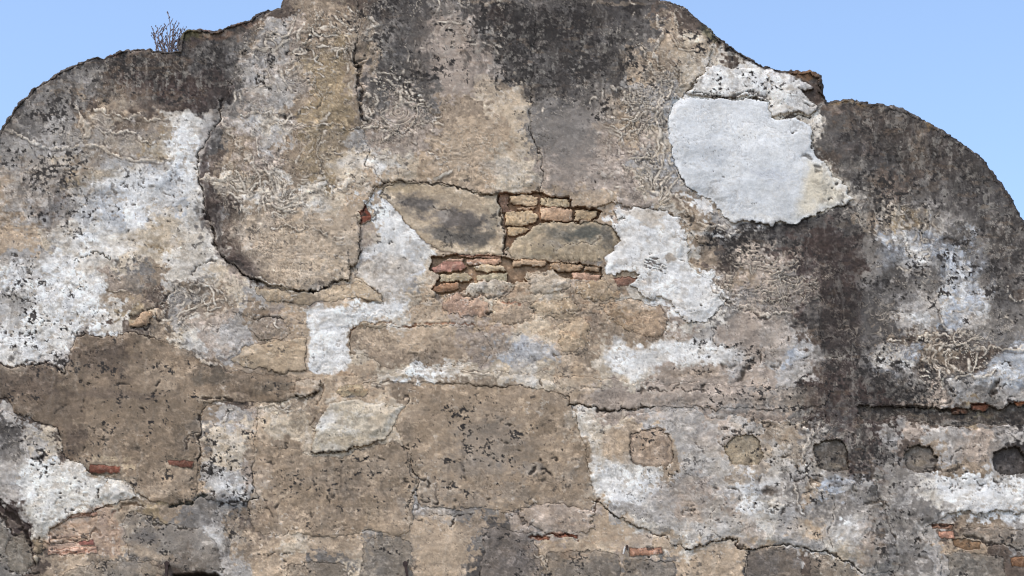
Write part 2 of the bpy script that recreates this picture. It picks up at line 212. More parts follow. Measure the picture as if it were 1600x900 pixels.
# ---------- soft discolouration of the surface, plus dark cavities and a dark left sheet edge
for a in [
 ('P', .6, 250, 135, 90, 24, 4, .6, 1), ('P', .5, 320, 150, 40, 30, 0, .6, 1), ('b', .5, 200, 150, 40, 22, 0), ('D', .6, 210, 92, 30, 8, 5), ('P', .7, 300, 66, 22, 14, 0), ('o', .55, 318, 55, 16, 8, 0),
 ('o', .6, 515, 175, 40, 95, 2), ('o', .6, 500, 255, 40, 22, 0), ('W', .45, 415, 195, 50, 18, 0), ('g', .5, 425, 130, 50, 45, 0), ('W', .5, 560, 262, 55, 12, 5), ('D', .6, 455, 182, 26, 6, 0),
 ('D', .8, 840, 40, 75, 30, 15), ('D', .7, 905, 30, 80, 18, 0), ('D', .65, 800, 75, 55, 22, 5), ('d', .8, 870, 100, 70, 40, 0), ('D', .6, 860, 145, 55, 12, 0), ('d', .7, 940, 95, 50, 45, 0),
 ('p', .7, 700, 70, 55, 55, 0), ('p', .5, 740, 110, 60, 35, 0), ('T', .6, 785, 148, 38, 14, 8), ('p', .6, 905, 230, 60, 80, 0), ('G', .5, 880, 200, 50, 60, 0), ('d', .5, 660, 120, 22, 70, 0), ('g', .4, 780, 262, 30, 12, 0),
 ('t', .6, 1050, 75, 26, 30, 0), ('T', .45, 1095, 80, 35, 22, 20), ('t', .6, 1020, 110, 22, 24, 0), ('t', .5, 965, 165, 24, 22, 0), ('T', .4, 1110, 108, 30, 12, 0),
 ('P', .75, 1308, 420, 32, 60, 0, .6, .9), ('D', .6, 1318, 480, 28, 60, 0, .6, .9), ('P', .45, 1300, 385, 34, 20, 0), ('D', .7, 1310, 545, 45, 22, 0), ('P', .5, 1320, 590, 40, 40, 0, .6, .9), ('P', .4, 1340, 640, 60, 30, 0, .6, .9), ('P', .35, 1345, 700, 34, 60, 0, .6, 1),
 ('P', .3, 1360, 770, 24, 60, 0, .6, 1), ('D', .3, 1385, 830, 16, 60, 0, .6, 1), ('d', .6, 1420, 220, 110, 50, 20, .7, .8), ('d', .6, 1540, 330, 50, 90, -30, .7, .8), ('B', .6, 1400, 200, 80, 28, 15), ('B', .6, 1460, 250, 60, 40, 30), ('P', .5, 1345, 235, 40, 14, 0), ('b', .6, 1435, 225, 18, 34, 0), ('o', .45, 1340, 165, 40, 7, 5), ('o', .4, 1450, 195, 22, 8, 30),
 ('u', .6, 1430, 390, 60, 30, -20), ('W', .45, 1425, 385, 26, 8, 50), ('u', .7, 1500, 455, 30, 45, -10), ('W', .5, 1440, 495, 22, 12, 0), ('u', .6, 1480, 400, 25, 40, -10), ('d', .6, 1483, 377, 12, 10, 0), ('u', .6, 1395, 565, 38, 22, 0), ('u', .7, 1570, 580, 45, 28, 0),
 ('g', .4, 1480, 330, 60, 40, 40), ('o', .45, 1410, 345, 40, 16, 0), ('P', .5, 1380, 305, 30, 12, 0), ('B', .4, 1560, 400, 40, 60, 0), ('B', .75, 1520, 565, 24, 16, 10), ('B', .7, 1450, 575, 18, 18, 0), ('B', .6, 1480, 525, 34, 7, 5), ('D', .6, 1452, 580, 9, 12, 0),
 ('W', .8, 200, 285, 80, 28, 15), ('W', .8, 300, 215, 26, 38, 10), ('u', .6, 150, 330, 30, 25, 0), ('W', .6, 170, 370, 60, 30, 20), ('c', .6, 230, 370, 70, 20, 0), ('u', .5, 250, 290, 50, 30, 0), ('W', .8, 80, 420, 50, 22, 0), ('W', .85, 130, 470, 35, 45, 0), ('W', .7, 50, 530, 60, 26, 0),
 ('o', .7, 250, 240, 24, 14, 0), ('o', .65, 155, 270, 28, 15, 5), ('o', .5, 215, 222, 50, 9, 8), ('G', .6, 30, 475, 22, 20, 0), ('b', .5, 200, 440, 30, 14, 0), ('B', .35, 75, 310, 50, 40, 0), ('P', .3, 190, 200, 50, 20, 0), ('c', .4, 200, 160, 24, 10, 0),
 ('t', .85, 218, 500, 16, 11, 0), ('B', .6, 240, 478, 30, 7, -30), ('b', .5, 325, 485, 30, 22, 0), ('g', .45, 350, 530, 40, 30, 0), ('t', .6, 430, 560, 50, 20, 0), ('T', .5, 440, 458, 50, 10, 0),
 ('P', .5, 318, 230, 12, 32, 8), ('P', .65, 330, 320, 14, 60, -12), ('P', .65, 370, 410, 34, 20, 40), ('B', .4, 380, 425, 34, 12, 30), ('d', .25, 395, 350, 30, 20, 0), ('c', .6, 500, 310, 40, 8, 0), ('w', .5, 440, 318, 30, 12, 0),
 ('W', .8, 620, 345, 22, 28, 30), ('W', .6, 625, 378, 40, 16, 10), ('g', .5, 600, 420, 36, 26, 0), ('c', .5, 650, 415, 40, 14, 0),
 ('W', .8, 545, 492, 60, 12, -3), ('W', .8, 505, 540, 26, 38, 0), ('W', .6, 620, 475, 14, 14, 0), ('b', .8, 502, 484, 10, 7, 0), ('u', .45, 820, 545, 40, 20, 0), ('b', .5, 700, 545, 60, 18, 0), ('t', .5, 620, 530, 60, 24, 0), ('W', .5, 650, 580, 30, 8, 0),
 ('c', .5, 780, 580, 80, 10, 0), ('b', .5, 770, 545, 40, 20, -20), ('t', .6, 890, 530, 30, 28, 0), ('B', .4, 925, 510, 16, 20, 30), ('b', .45, 880, 490, 30, 10, 0), ('t', .7, 1000, 500, 50, 18, 5), ('B', .35, 1020, 520, 24, 10, 0),
 ('W', .85, 975, 555, 30, 24, 20), ('W', .75, 1060, 548, 60, 16, 0), ('w', .6, 1100, 560, 40, 12, 0), ('b', .5, 1080, 585, 60, 10, 5), ('W', .5, 1150, 560, 16, 30, 0), ('p', .6, 1170, 520, 40, 32, 0), ('g', .5, 1270, 560, 40, 20, 0),
 ('p', .7, 1060, 625, 200, 16, 0), ('B', .4, 1180, 650, 70, 6, 3), ('c', .5, 870, 600, 50, 8, 0), ('b', .4, 1250, 625, 60, 18, 0),
 ('W', .65, 980, 755, 55, 22, 0), ('c', .5, 925, 680, 18, 30, 0), ('u', .5, 1180, 760, 35, 14, 0), ('W', .8, 1175, 795, 35, 16, 10), ('W', .7, 1330, 830, 24, 20, 0), ('W', .85, 1520, 778, 60, 16, 5), ('u', .6, 1330, 752, 40, 14, 0), ('G', .5, 1380, 740, 50, 40, 0),
 ('t', .6, 1265, 825, 30, 20, 0), ('b', .5, 1360, 870, 20, 14, 0), ('b', .4, 1180, 690, 50, 20, 0), ('p', .5, 1110, 690, 40, 24, 30), ('t', .5, 1230, 690, 22, 20, 0), ('p', .5, 1520, 700, 40, 24, 0), ('p', .55, 1060, 770, 60, 24, 0), ('b', .35, 1090, 800, 60, 18, 0),
 ('W', .6, 70, 750, 40, 20, 10), ('W', .7, 120, 760, 60, 18, 12), ('w', .6, 80, 790, 50, 26, 0), ('u', .35, 60, 530, 30, 20, 0), ('W', .7, 355, 760, 30, 24, 0), ('u', .4, 360, 790, 30, 10, 0), ('W', .6, 325, 840, 16, 24, -30),
 ('t', .6, 260, 590, 40, 20, 0), ('t', .5, 290, 620, 30, 20, 0), ('B', .5, 130, 600, 60, 30, 0), ('B', .6, 60, 620, 50, 24, 0), ('D', .4, 20, 600, 30, 18, 0), ('P', .3, 350, 590, 60, 14, 0), ('B', .6, 110, 680, 16, 24, 0), ('t', .45, 200, 710, 50, 12, 0),
 ('t', .6, 700, 700, 50, 50, 0), ('t', .6, 670, 840, 60, 50, 0), ('b', .5, 800, 680, 60, 40, 0), ('t', .55, 400, 850, 50, 30, 0), ('G', .35, 590, 730, 60, 16, 0), ('o', .5, 585, 800, 26, 14, 0), ('t', .5, 520, 850, 60, 12, 0), ('p', .4, 540, 760, 50, 20, 0), ('g', .4, 690, 765, 45, 25, 0), ('b', .3, 870, 740, 40, 50, 0),
 ('p', .6, 860, 815, 60, 24, 0), ('g', .35, 840, 825, 20, 14, 0), ('t', .6, 960, 840, 60, 18, 10), ('t', .5, 1120, 870, 50, 18, 0), ('c', .4, 560, 870, 30, 14, 20), ('c', .4, 845, 880, 10, 24, -15)]:
    stain(*a)
for a in [('D', .45, 1400, 215, 90, 45, 20, .7), ('D', .5, 1500, 300, 70, 60, 45, .7), ('d', .5, 1330, 300, 50, 90, 0, .7), ('D', .45, 1570, 420, 45, 80, 0, .7), ('D', .5, 80, 160, 90, 14, -42, .6), ('D', .5, 230, 105, 90, 16, 3, .7), ('D', .55, 370, 60, 50, 16, -18, .7), ('D', .45, 340, 110, 40, 40, 0, .7), ('D', .4, 620, 30, 60, 40, 0, .7), ('D', .5, 1320, 560, 36, 50, 0, .7), ('D', .35, 1318, 450, 26, 90, 0, .7, 1), ('D', .35, 1400, 560, 60, 60, 0, .7), ('D', .85, 1170, 352, 30, 6, -8, .6), ('D', .8, 1235, 354, 28, 7, -8, .6), ('D', .8, 1140, 372, 26, 9, 10, .6), ('D', .8, 1185, 378, 30, 9, 0, .6), ('D', .7, 1133, 398, 14, 9, 0, .6), ('D', .75, 1210, 366, 34, 7, 0, .6), ('D', .7, 1078, 342, 7, 6, 0, .6), ('W', .6, 1110, 366, 34, 5, 12, .6), ('W', .5, 1165, 365, 24, 3, -6, .6), ('D', .6, 1148, 410, 8, 14, 0, .6),
 ('W', .65, 1425, 392, 30, 10, 40, .4, .9), ('W', .55, 1392, 372, 22, 12, 10, .4, .9), ('W', .6, 1500, 440, 12, 40, -12, .4, 1), ('W', .6, 1478, 462, 12, 30, 5, .4, 1), ('W', .5, 1440, 492, 22, 9, 0, .4, 1), ('W', .45, 1535, 475, 14, 26, -8, .4, 1), ('w', .6, 1395, 562, 26, 10, 10, .4, 1), ('W', .55, 1418, 572, 14, 10, 0, .4, 1), ('W', .5, 1570, 585, 34, 14, 0, .4, 1), ('w', .5, 1460, 350, 34, 14, 30, .4, 1), ('G', .6, 1450, 430, 30, 22, 0, .5, 1), ('d', .6, 1400, 460, 30, 30, 0, .5, 1), ('d', .5, 1530, 400, 26, 50, -20, .5, 1),
 ('D', .85, 1448, 532, 16, 8, 10, .4, .8), ('D', .8, 1476, 527, 20, 6, 6, .4, .8), ('B', .85, 1520, 562, 24, 15, 12, .35, .6), ('D', .8, 1452, 576, 12, 15, 0, .4, .8), ('D', .7, 1396, 524, 12, 5, -8, .4, .8), ('D', .7, 1500, 528, 14, 6, 10, .4, .8), ('B', .8, 1590, 462, 16, 12, 30, .4, .7), ('d', .7, 1400, 610, 40, 16, 10, .5, 1), ('D', .6, 1382, 600, 18, 14, 0, .5, 1), ('W', .4, 1250, 545, 14, 16, 0, .5, 1), ('D', .45, 1240, 745, 14, 7, 20, .5, 1), ('D', .5, 1275, 752, 14, 8, 20, .5, 1), ('B', .7, 1200, 766, 10, 9, 0, .4, .6), ('d', .5, 280, 470, 50, 8, -30, .5, 1), ('d', .45, 200, 450, 30, 8, 0, .5, 1), ('d', .5, 250, 505, 14, 6, 20, .5, 1), ('b', .6, 330, 480, 20, 14, 0, .4, .6), ('W', .4, 300, 545, 34, 14, 20, .5, 1),
 ('P', .6, 316, 262, 8, 40, 4, .6), ('D', .5, 336, 345, 8, 50, -18, .6), ('D', .45, 372, 418, 34, 7, 38, .6), ('w', .7, 398, 318, 30, 8, 20, .7), ('w', .75, 448, 312, 34, 7, 0, .7), ('w', .6, 350, 280, 32, 5, -4, .7), ('u', .6, 468, 324, 10, 7, 0, .6), ('t', .6, 470, 400, 75, 40, 10, .6), ('T', .45, 500, 420, 40, 24, 0, .6), ('t', .5, 500, 350, 50, 20, 0, .6), ('d', .5, 352, 296, 20, 8, 10, .6),
 ('D', .6, 960, 10, 60, 12, 0, .6), ('b', .6, 760, 4, 50, 5, 0, .6), ('b', .5, 970, 4, 40, 4, 0, .6), ('P', .5, 770, 25, 36, 14, 10, .6)]: stain(*a)
for a in [('G', .5, 890, 225, 52, 80, 0, .7, .8), ('g', .5, 50, 280, 80, 60, 0, .6, 1), ('g', .45, 190, 215, 90, 30, 0, .6, 1), ('u', .35, 120, 340, 90, 40, 0, .6, 1), ('c', .5, 590, 400, 36, 30, 0, .6, 1), ('p', .45, 1215, 450, 60, 50, 0, .6, 1), ('G', .4, 1265, 470, 16, 60, 0, .6, 1), ('g', .35, 60, 300, 80, 50, 0, .6, 1), ('g', .35, 150, 240, 80, 30, 0, .6, 1), ('g', .65, 1350, 790, 40, 60, 0, .6, 1), ('g', .5, 1375, 740, 26, 50, 0, .6, 1), ('G', .5, 1330, 690, 30, 30, 0, .6, 1), ('g', .5, 1400, 850, 30, 40, 0, .6, 1), ('g', .4, 60, 170, 40, 30, -30, .6, 1), ('g', .35, 130, 120, 40, 16, -20, .6, 1), ('g', .35, 380, 80, 30, 20, 0, .6, 1), ('w', .35, 1180, 720, 120, 50, 0, .6, 1), ('w', .35, 1120, 820, 100, 24, 0, .6, 1)]: stain(*a)
area('t', .75, '940 678 960 670 986 674 986 728 955 726 940 712', .8, 4)
# ---------- torn coats of plaster, each with its own edge: polygon, proud by h metres
LEFTPAN = "346 186 334 207 309 234 307 262 313 290 319 320 332 350 341 385 355 410 385 435 420 443 460 451 492 456 520 447 545 430 555 400 558 370 562 345 574 320 582 296 600 284 575 262 572 230 566 190 560 150 556 90 556 -40 440 -40 425 -10 400 60 372 100 356 140 348 170"
MIDPAN = "556 -40 556 90 560 150 566 190 572 230 575 262 600 284 640 284 690 285 730 291 762 300 790 302 806 300 826 304 843 300 847 262 843 242 836 224 832 190 833 -40"
GREYPAN = "833 -40 832 190 836 224 843 242 847 262 843 300 862 304 888 306 890 322 930 326 958 320 1000 322 1038 330 1066 346 1085 372 1108 380 1128 338 1108 314 1084 300 1060 270 1052 250 1049 228 1043 200 1049 168 1066 150 1100 110 1120 60 1090 -10 1040 -40"
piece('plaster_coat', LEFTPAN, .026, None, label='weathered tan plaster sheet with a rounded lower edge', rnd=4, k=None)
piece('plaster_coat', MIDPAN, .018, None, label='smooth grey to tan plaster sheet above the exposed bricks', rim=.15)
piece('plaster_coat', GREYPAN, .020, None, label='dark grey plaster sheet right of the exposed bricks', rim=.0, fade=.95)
RIGHTPAN = "1292 100 1288 150 1266 178 1268 222 1281 250 1300 275 1320 295 1331 313 1300 330 1262 342 1258 380 1262 440 1280 500 1290 560 1310 610 1345 632 1400 634 1460 632 1512 636 1540 632 1600 626 1720 620 1720 100"
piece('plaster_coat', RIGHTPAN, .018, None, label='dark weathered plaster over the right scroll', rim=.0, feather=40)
area((62, 52, 49), .4, '1284 372 1300 366 1346 368 1347 440 1345 520 1342 590 1330 610 1300 600 1290 520 1276 440', .3, 5, .8)
area('p', .5, "1118 516 1130 502 1150 490 1180 484 1215 500 1240 520 1220 560 1175 566 1150 545 1112 530", soft=3)
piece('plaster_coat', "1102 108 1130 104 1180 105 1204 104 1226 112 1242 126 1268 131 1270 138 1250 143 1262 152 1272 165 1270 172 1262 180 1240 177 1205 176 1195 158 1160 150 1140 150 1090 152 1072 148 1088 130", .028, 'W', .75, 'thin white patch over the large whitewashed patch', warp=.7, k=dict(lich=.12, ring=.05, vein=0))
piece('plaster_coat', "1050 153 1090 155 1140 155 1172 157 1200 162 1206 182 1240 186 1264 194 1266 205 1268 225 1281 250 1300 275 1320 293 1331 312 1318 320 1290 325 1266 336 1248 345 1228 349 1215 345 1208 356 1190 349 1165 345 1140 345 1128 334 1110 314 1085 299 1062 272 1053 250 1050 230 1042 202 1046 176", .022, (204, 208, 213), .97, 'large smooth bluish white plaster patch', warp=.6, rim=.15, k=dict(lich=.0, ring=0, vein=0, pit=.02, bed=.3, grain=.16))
area((212, 200, 176), .8, "1262 255 1285 262 1318 298 1328 312 1290 322 1262 334 1245 332 1255 290", soft=14)
area((228, 226, 222), .5, "1110 330 1160 338 1210 340 1245 335 1245 342 1228 346 1208 352 1190 345 1140 343", soft=5)
stain((150, 158, 170), .22, 1110, 240, 50, 20); stain((190, 196, 208), .4, 1210, 275, 30, 14); stain((232, 234, 236), .35, 1180, 215, 60, 30)
# white smears beside the bricks
area('W', .8, "590 322 604 320 625 346 650 372 682 392 690 402 668 404 640 400 600 402 560 405 556 390 575 384 592 380 596 355 586 340", soft=4)
area((196, 198, 204), .75, "556 402 600 403 640 402 660 405 668 420 640 432 632 450 625 468 612 474 604 460 575 440 556 425", soft=3)
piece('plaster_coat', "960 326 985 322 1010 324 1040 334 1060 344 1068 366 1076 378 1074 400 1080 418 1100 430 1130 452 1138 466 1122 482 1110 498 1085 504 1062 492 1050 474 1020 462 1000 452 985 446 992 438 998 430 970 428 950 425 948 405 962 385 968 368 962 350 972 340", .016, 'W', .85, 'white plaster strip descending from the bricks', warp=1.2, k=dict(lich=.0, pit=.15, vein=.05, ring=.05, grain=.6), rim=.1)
area((190, 178, 164), .7, "965 325 1010 325 1045 338 1030 348 1040 356 1020 360 1005 350 980 338", soft=3)
area('b', .6, "1036 402 1050 400 1058 406 1048 412 1038 410", soft=2)
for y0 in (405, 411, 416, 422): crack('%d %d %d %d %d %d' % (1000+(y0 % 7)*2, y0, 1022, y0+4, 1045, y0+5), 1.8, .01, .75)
# brown render, left
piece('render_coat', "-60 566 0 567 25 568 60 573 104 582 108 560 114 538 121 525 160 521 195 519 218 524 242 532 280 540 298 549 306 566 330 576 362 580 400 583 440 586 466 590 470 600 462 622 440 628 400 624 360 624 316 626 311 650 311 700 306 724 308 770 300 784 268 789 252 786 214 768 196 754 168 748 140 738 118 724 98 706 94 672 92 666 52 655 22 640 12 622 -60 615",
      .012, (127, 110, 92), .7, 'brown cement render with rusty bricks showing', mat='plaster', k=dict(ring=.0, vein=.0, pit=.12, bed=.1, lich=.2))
stain('B', .55, 150, 560, 60, 24); stain('t', .5, 255, 590, 40, 26); stain('B', .6, 40, 600, 60, 26); stain('B', .5, 180, 620, 90, 10); stain('t', .5, 280, 740, 30, 16); stain('t', .45, 240, 765, 60, 10); stain((96, 88, 78), .6, 330, 590, 40, 9); stain((96, 88, 78), .5, 425, 602, 40, 12); stain('B', .6, 116, 688, 18, 24)
# brown render, centre
piece('render_coat', "640 604 700 600 745 606 800 604 842 607 893 618 898 650 908 682 914 720 924 742 934 778 920 796 880 790 830 786 805 800 760 796 700 792 660 790 645 760 650 742 641 716 636 700 606 690 560 704 530 716 500 714 470 706 430 700 398 684 396 760 386 784 398 830 480 838 640 830 650 800 640 730 622 662",
      .007, (152, 133, 112), .65, 'brown render panel in the middle of the wall', k=dict(ring=0, vein=0, bed=.1, pit=.2), rim=.05)
stain('G', .4, 770, 690, 60, 40); stain('g', .4, 830, 735, 20, 12); stain('G', .35, 740, 730, 60, 18); stain('t', .5, 870, 700, 24, 60)
# cream flake beside it
piece('plaster_coat', "506 638 524 630 562 625 590 633 612 636 634 634 622 660 606 680 574 694 544 704 520 707 498 707 487 704 492 668", .027, (186, 176, 158), .75, 'cream plaster flake shaped like a kite', warp=.7)
stain('W', .5, 508, 660, 14, 26, 20); stain('o', .35, 545, 690, 20, 12); stain('T', .4, 600, 650, 24, 14)
piece('plaster_coat', "464 598 480 594 500 598 498 612 482 620 466 625 460 616", .024, (178, 162, 144), .7, 'small tan plaster flake above the kite shaped one', warp=.5)
piece('plaster_coat', "530 604 560 600 575 610 568 618 540 622 526 616", .02, (156, 140, 110), .6, 'small olive plaster flake', warp=.5)
# pale column of plaster
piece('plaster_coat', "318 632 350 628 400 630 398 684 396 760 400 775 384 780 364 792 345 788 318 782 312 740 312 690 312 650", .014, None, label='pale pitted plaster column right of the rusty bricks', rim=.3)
area('T', .5, "400 628 440 632 478 640 492 668 486 700 470 706 468 680 450 672 420 668 398 668", soft=4); area('c', .45, "410 650 450 650 480 672 476 690 460 690 440 664 410 662", soft=4)
# string course band
piece('plaster_coat', "640 574 700 578 760 582 840 582 900 590 960 594 1050 598 1150 602 1250 606 1300 610 1290 632 1200 640 1100 636 1030 634 1000 633 975 635 946 640 930 636 896 628 890 616 842 606 800 603 745 605 700 599 640 598 560 596", .014, None, label='horizontal band of pinkish plaster across the middle', rim=.25, warp=.6)
# hollow band, right
piece('plaster_coat', "1335 634 1400 636 1460 634 1512 637 1540 634 1600 628 1720 622 1720 666 1600 660 1560 664 1520 662 1490 666 1460 660 1440 655 1400 650 1370 658 1340 652", -.03, (84, 76, 69), .75, 'dark hollow course below the right scroll', mat='plaster', k=dict(lich=.45, bed=.6, ring=0, vein=0))
stain((98, 92, 72), .6, 1535, 647, 20, 5); stain('D', .6, 1585, 650, 26, 12); stain('D', .45, 1420, 640, 60, 5); stain('G', .4, 1500, 658, 34, 5)
# lower right white plaster
piece('plaster_coat', "902 646 960 650 1000 644 1060 640 1100 650 1200 655 1280 660 1335 664 1372 662 1400 655 1440 660 1460 664 1490 670 1520 668 1560 668 1600 665 1720 668 1720 812 1600 800 1560 796 1520 800 1480 796 1462 812 1450 818 1440 834 1456 850 1468 880 1470 1010 1398 1010 1396 892 1356 896 1340 884 1290 859 1240 856 1200 852 1160 855 1150 842 1130 840 1100 850 1068 857 1040 842 1010 830 975 810 950 795 932 782 922 744 914 720 908 690 903 668",
      .021, None, label='pale pitted plaster around the row of plugged sockets', warp=.8, rim=.2)
# lower left white plaster
piece('plaster_coat', "-60 630 0 640 20 648 50 658 92 668 96 706 116 725 140 740 168 750 196 757 212 770 214 776 200 780 180 784 160 792 150 800 112 802 98 812 80 830 76 850 60 842 48 822 30 806 14 790 0 780 -60 770",
      .024, None, label='white plaster tongue at the lower left', rim=.2)
# buff plaster pieces around the middle
piece('plaster_coat', "398 450 440 452 492 458 524 449 552 436 575 445 600 462 602 472 560 466 520 470 470 474 430 470 400 462", .010, (172, 152, 125), .6, 'buff plaster under the rounded tan sheet')
piece('plaster_coat', "398 500 412 494 446 498 450 520 440 530 400 526 386 512", .016, (148, 136, 126), .4, None)
piece('plaster_coat', "380 545 400 538 420 534 474 530 476 580 440 582 400 578 376 570 364 560", .012, (172, 152, 126), .65, None)
piece('plaster_coat', "548 520 556 512 600 506 640 508 700 508 742 508 760 520 770 548 750 570 700 572 600 572 550 548", -.002, None, label='hollow patch of buff mortar', rim=.0)
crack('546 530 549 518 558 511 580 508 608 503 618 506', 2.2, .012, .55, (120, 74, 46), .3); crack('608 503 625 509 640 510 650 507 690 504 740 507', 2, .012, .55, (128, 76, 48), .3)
# ---------- exposed masonry around the bricks
piece('mortar_bed', "777 302 790 302 808 303 826 304 843 302 862 306 888 308 890 322 930 327 942 332 934 345 900 346 880 347 845 348 822 360 802 374 794 386 789 396 786 360 780 330", -.036, (128, 98, 74), .9, 'recessed mortar behind the bricks', k=dict(lich=0, ring=0, vein=0, pit=.1), rim=0)
piece('mortar_bed', "676 402 700 396 730 394 788 400 800 404 852 403 858 408 912 408 940 412 940 424 936 438 892 436 860 424 822 428 820 440 794 442 760 440 735 446 720 456 690 460 676 452 686 428 672 422", -.034, (128, 104, 82), .9, 'recessed mortar around the lower bricks', k=dict(lich=0, ring=0, vein=0, pit=.1), rim=0)
piece('mortar_patch', "600 290 630 285 680 287 720 291 745 299 777 303 780 330 787 365 790 398 760 396 730 395 704 394 690 392 662 376 642 356 624 332 606 318 592 306", -.004, (176, 158, 134), .9, 'flat grey stained mortar patch left of the bricks', warp=.35, k=dict(lich=.05, ring=0, vein=0, pit=.05), rim=.35)
for a in [((86, 82, 80), .85, 650, 322, 42, 15, 10, .6), ((88, 84, 84), .8, 715, 342, 50, 17, 8, .6), ((98, 94, 90), .75, 708, 364, 52, 12, 10, .6), ((88, 84, 80), .8, 742, 368, 32, 18, 5, .6), ((172, 158, 134), .5, 760, 385, 30, 8, 0, .8), ((172, 152, 122), .55, 640, 296, 50, 7, 4, .8), ((176, 164, 142), .4, 768, 330, 12, 26, 0, .8), ((150, 142, 134), .8, 690, 337, 12, 8, 0, .5)]: stain(*a)
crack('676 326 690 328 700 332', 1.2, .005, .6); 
piece('mortar_patch', "792 392 797 380 812 366 832 352 848 347 880 346 905 347 930 346 952 352 966 364 969 378 958 392 944 404 912 407 858 405 800 403", -.008, (176, 158, 132), .88, 'domed buff mortar patch with a grey cloud', warp=.4, k=dict(lich=.05, ring=0, vein=0, pit=.05), bulge=.02, rim=.25)
for a in [((78, 80, 76), .85, 915, 366, 42, 15, 4, .7), ((94, 92, 86), .75, 870, 364, 30, 12, -6, .8), ((92, 88, 82), .75, 950, 372, 16, 20, 0, .7), ((120, 112, 96), .6, 826, 364, 26, 7, -25, .8), ((150, 142, 132), .5, 868, 382, 20, 8, 0, .6), ((176, 158, 128), .5, 840, 388, 40, 8, 0, .8)]: stain(*a)
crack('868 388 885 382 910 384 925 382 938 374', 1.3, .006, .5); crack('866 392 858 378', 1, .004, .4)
# bricks: outline, proud, colour, label
BR = [
 ("779 301 793 301 793 325 808 327 806 331 782 330", -.03, (112, 72, 54), 'broken red brick against the grey mortar patch'),
 ("796 304 818 303 838 307 839 318 834 322 812 320 796 316", -.012, (186, 152, 112), None),
 ("808 323 836 322 834 326 810 327", -.02, (160, 120, 86), None),
 ("842 309 860 307 888 311 889 322 860 322 842 319", -.014, (176, 152, 112), None),
 ("788 331 800 328 832 328 839 334 840 342 834 347 808 351 790 350", -.008, (182, 150, 108), None),
 ("843 324 866 323 894 327 894 344 870 345 844 342", -.006, (180, 138, 106), None),
 ("898 328 918 328 934 330 930 340 922 344 898 343", -.01, (182, 152, 112), None),
 ("791 352 812 352 826 354 812 362 800 368 792 366", -.02, (166, 136, 96), None),
 ("800 405 852 404 851 414 832 417 822 415 800 415", -.014, (178, 140, 104), None),
 ("857 410 876 408 909 412 908 420 890 423 858 420", -.006, (178, 138, 100), None),
 ("912 412 938 413 936 421 912 420", -.014, (170, 134, 100), None),
 ("893 425 918 425 938 428 934 438 914 437 894 433", -.012, (172, 126, 104), 'pinkish brick at the right end of the lower course'),
 ("960 434 978 432 997 434 993 440 978 446 962 444", -.002, (124, 74, 60), 'dark red brick below the white plaster strip'),
 ("712 396 782 399 782 402 730 400", -.012, (150, 96, 74), None),
 ("729 403 782 402 783 410 760 412 731 412", -.02, (172, 124, 98), None),
 ("675 417 690 409 722 407 728 418 720 423 676 425", -.008, (150, 88, 76), 'red brick at the left end of the lower course'),
 ("700 401 726 404 722 407 690 408", -.018, (186, 140, 116), None),
 ("738 415 760 412 786 414 790 423 756 424 740 421", -.01, (188, 162, 124), None),
 ("687 429 730 426 737 432 734 437 688 439", -.008, (158, 144, 114), 'greenish brick in the lower course'),
 ("742 431 756 428 792 428 792 439 744 439", -.004, (152, 144, 116), None),
 ("678 444 700 441 718 440 716 449 692 455 676 454", -.012, (152, 98, 64), None),
 ("800 417 818 418 818 428 802 429", -.05, (76, 58, 46), 'dark cavity brick')]
for pts, h, c, lb in BR[:-1]:
    c2 = [.62*v+.38*u for v, u in zip(c, (182, 166, 146))]; piece('brick', pts, h*.8, c2, .95, lb, 'brick', .22, .9, 1.8, .005, 1.2, 0, dict(lich=0, ring=0, vein=0, pit=.1, grain=.8, bed=.6))
piece('brick', "560 333 566 330 570 320 574 330 580 342 574 348 564 352", .012, (128, 72, 56), .95, 'small broken red brick set in the tan plaster', 'brick', .3, .8, 3, .0, 1, .3)
area((170, 142, 122), .65, '76 842 95 815 112 800 165 792 184 800 188 868 72 870 70 850', .8, 4)
area((182, 150, 132), .6, '76 838 140 836 152 846 152 866 74 867', .6, 3)
for pts, c, h in [("140 727 188 729 189 740 141 740", (124, 74, 58), .015), ("263 719 303 720 300 731 286 732 276 728 264 727", (116, 74, 60), .015), ("112 802 152 801 150 807 110 809", (166, 126, 106), .004), ("76 842 108 840 140 836 138 846 78 850", (178, 150, 128), .004), ("75 858 152 854 151 864 74 867", (176, 138, 118), .006), ("122 848 146 842 148 852 124 853", (150, 98, 88), .003), ("1456 818 1490 818 1489 826 1456 825", (128, 92, 74), -.002), ("1466 830 1490 829 1491 842 1468 841", (176, 128, 106), .002), ("1488 842 1512 842 1532 848 1530 858 1506 859 1490 852", (128, 100, 74), -.004), ("1578 872 1612 868 1612 886 1580 886", (122, 88, 64), .0), ("1516 630 1540 629 1546 634 1540 641 1518 640", (116, 68, 48), -.012), ("1488 637 1512 637 1512 644 1490 646", (96, 62, 44), -.014), ("1584 628 1625 625 1625 630 1590 633", (164, 104, 70), -.008), ("982 856 1034 856 1035 866 984 869", (160, 118, 96), .004), ("857 832 876 830 902 836 900 840 866 838", (140, 84, 62), -.004), ("828 838 860 838 858 844 830 843", (126, 82, 62), -.006)]:
    lb = {140: 'rusty red brick showing through the brown render', 263: 'chipped red brick at the right edge of the brown render', 1488: None, 1578: 'orange brick at the bottom right corner', 1516: 'rusty red brick in the dark hollow course'}.get(int(float(pts.split()[0])))
    piece('brick', pts, h, c, .92, lb, 'brick', .1, .7, 1.6, .002, 1, .3, dict(lich=.05, ring=0, vein=0, pit=.1, bed=.3))
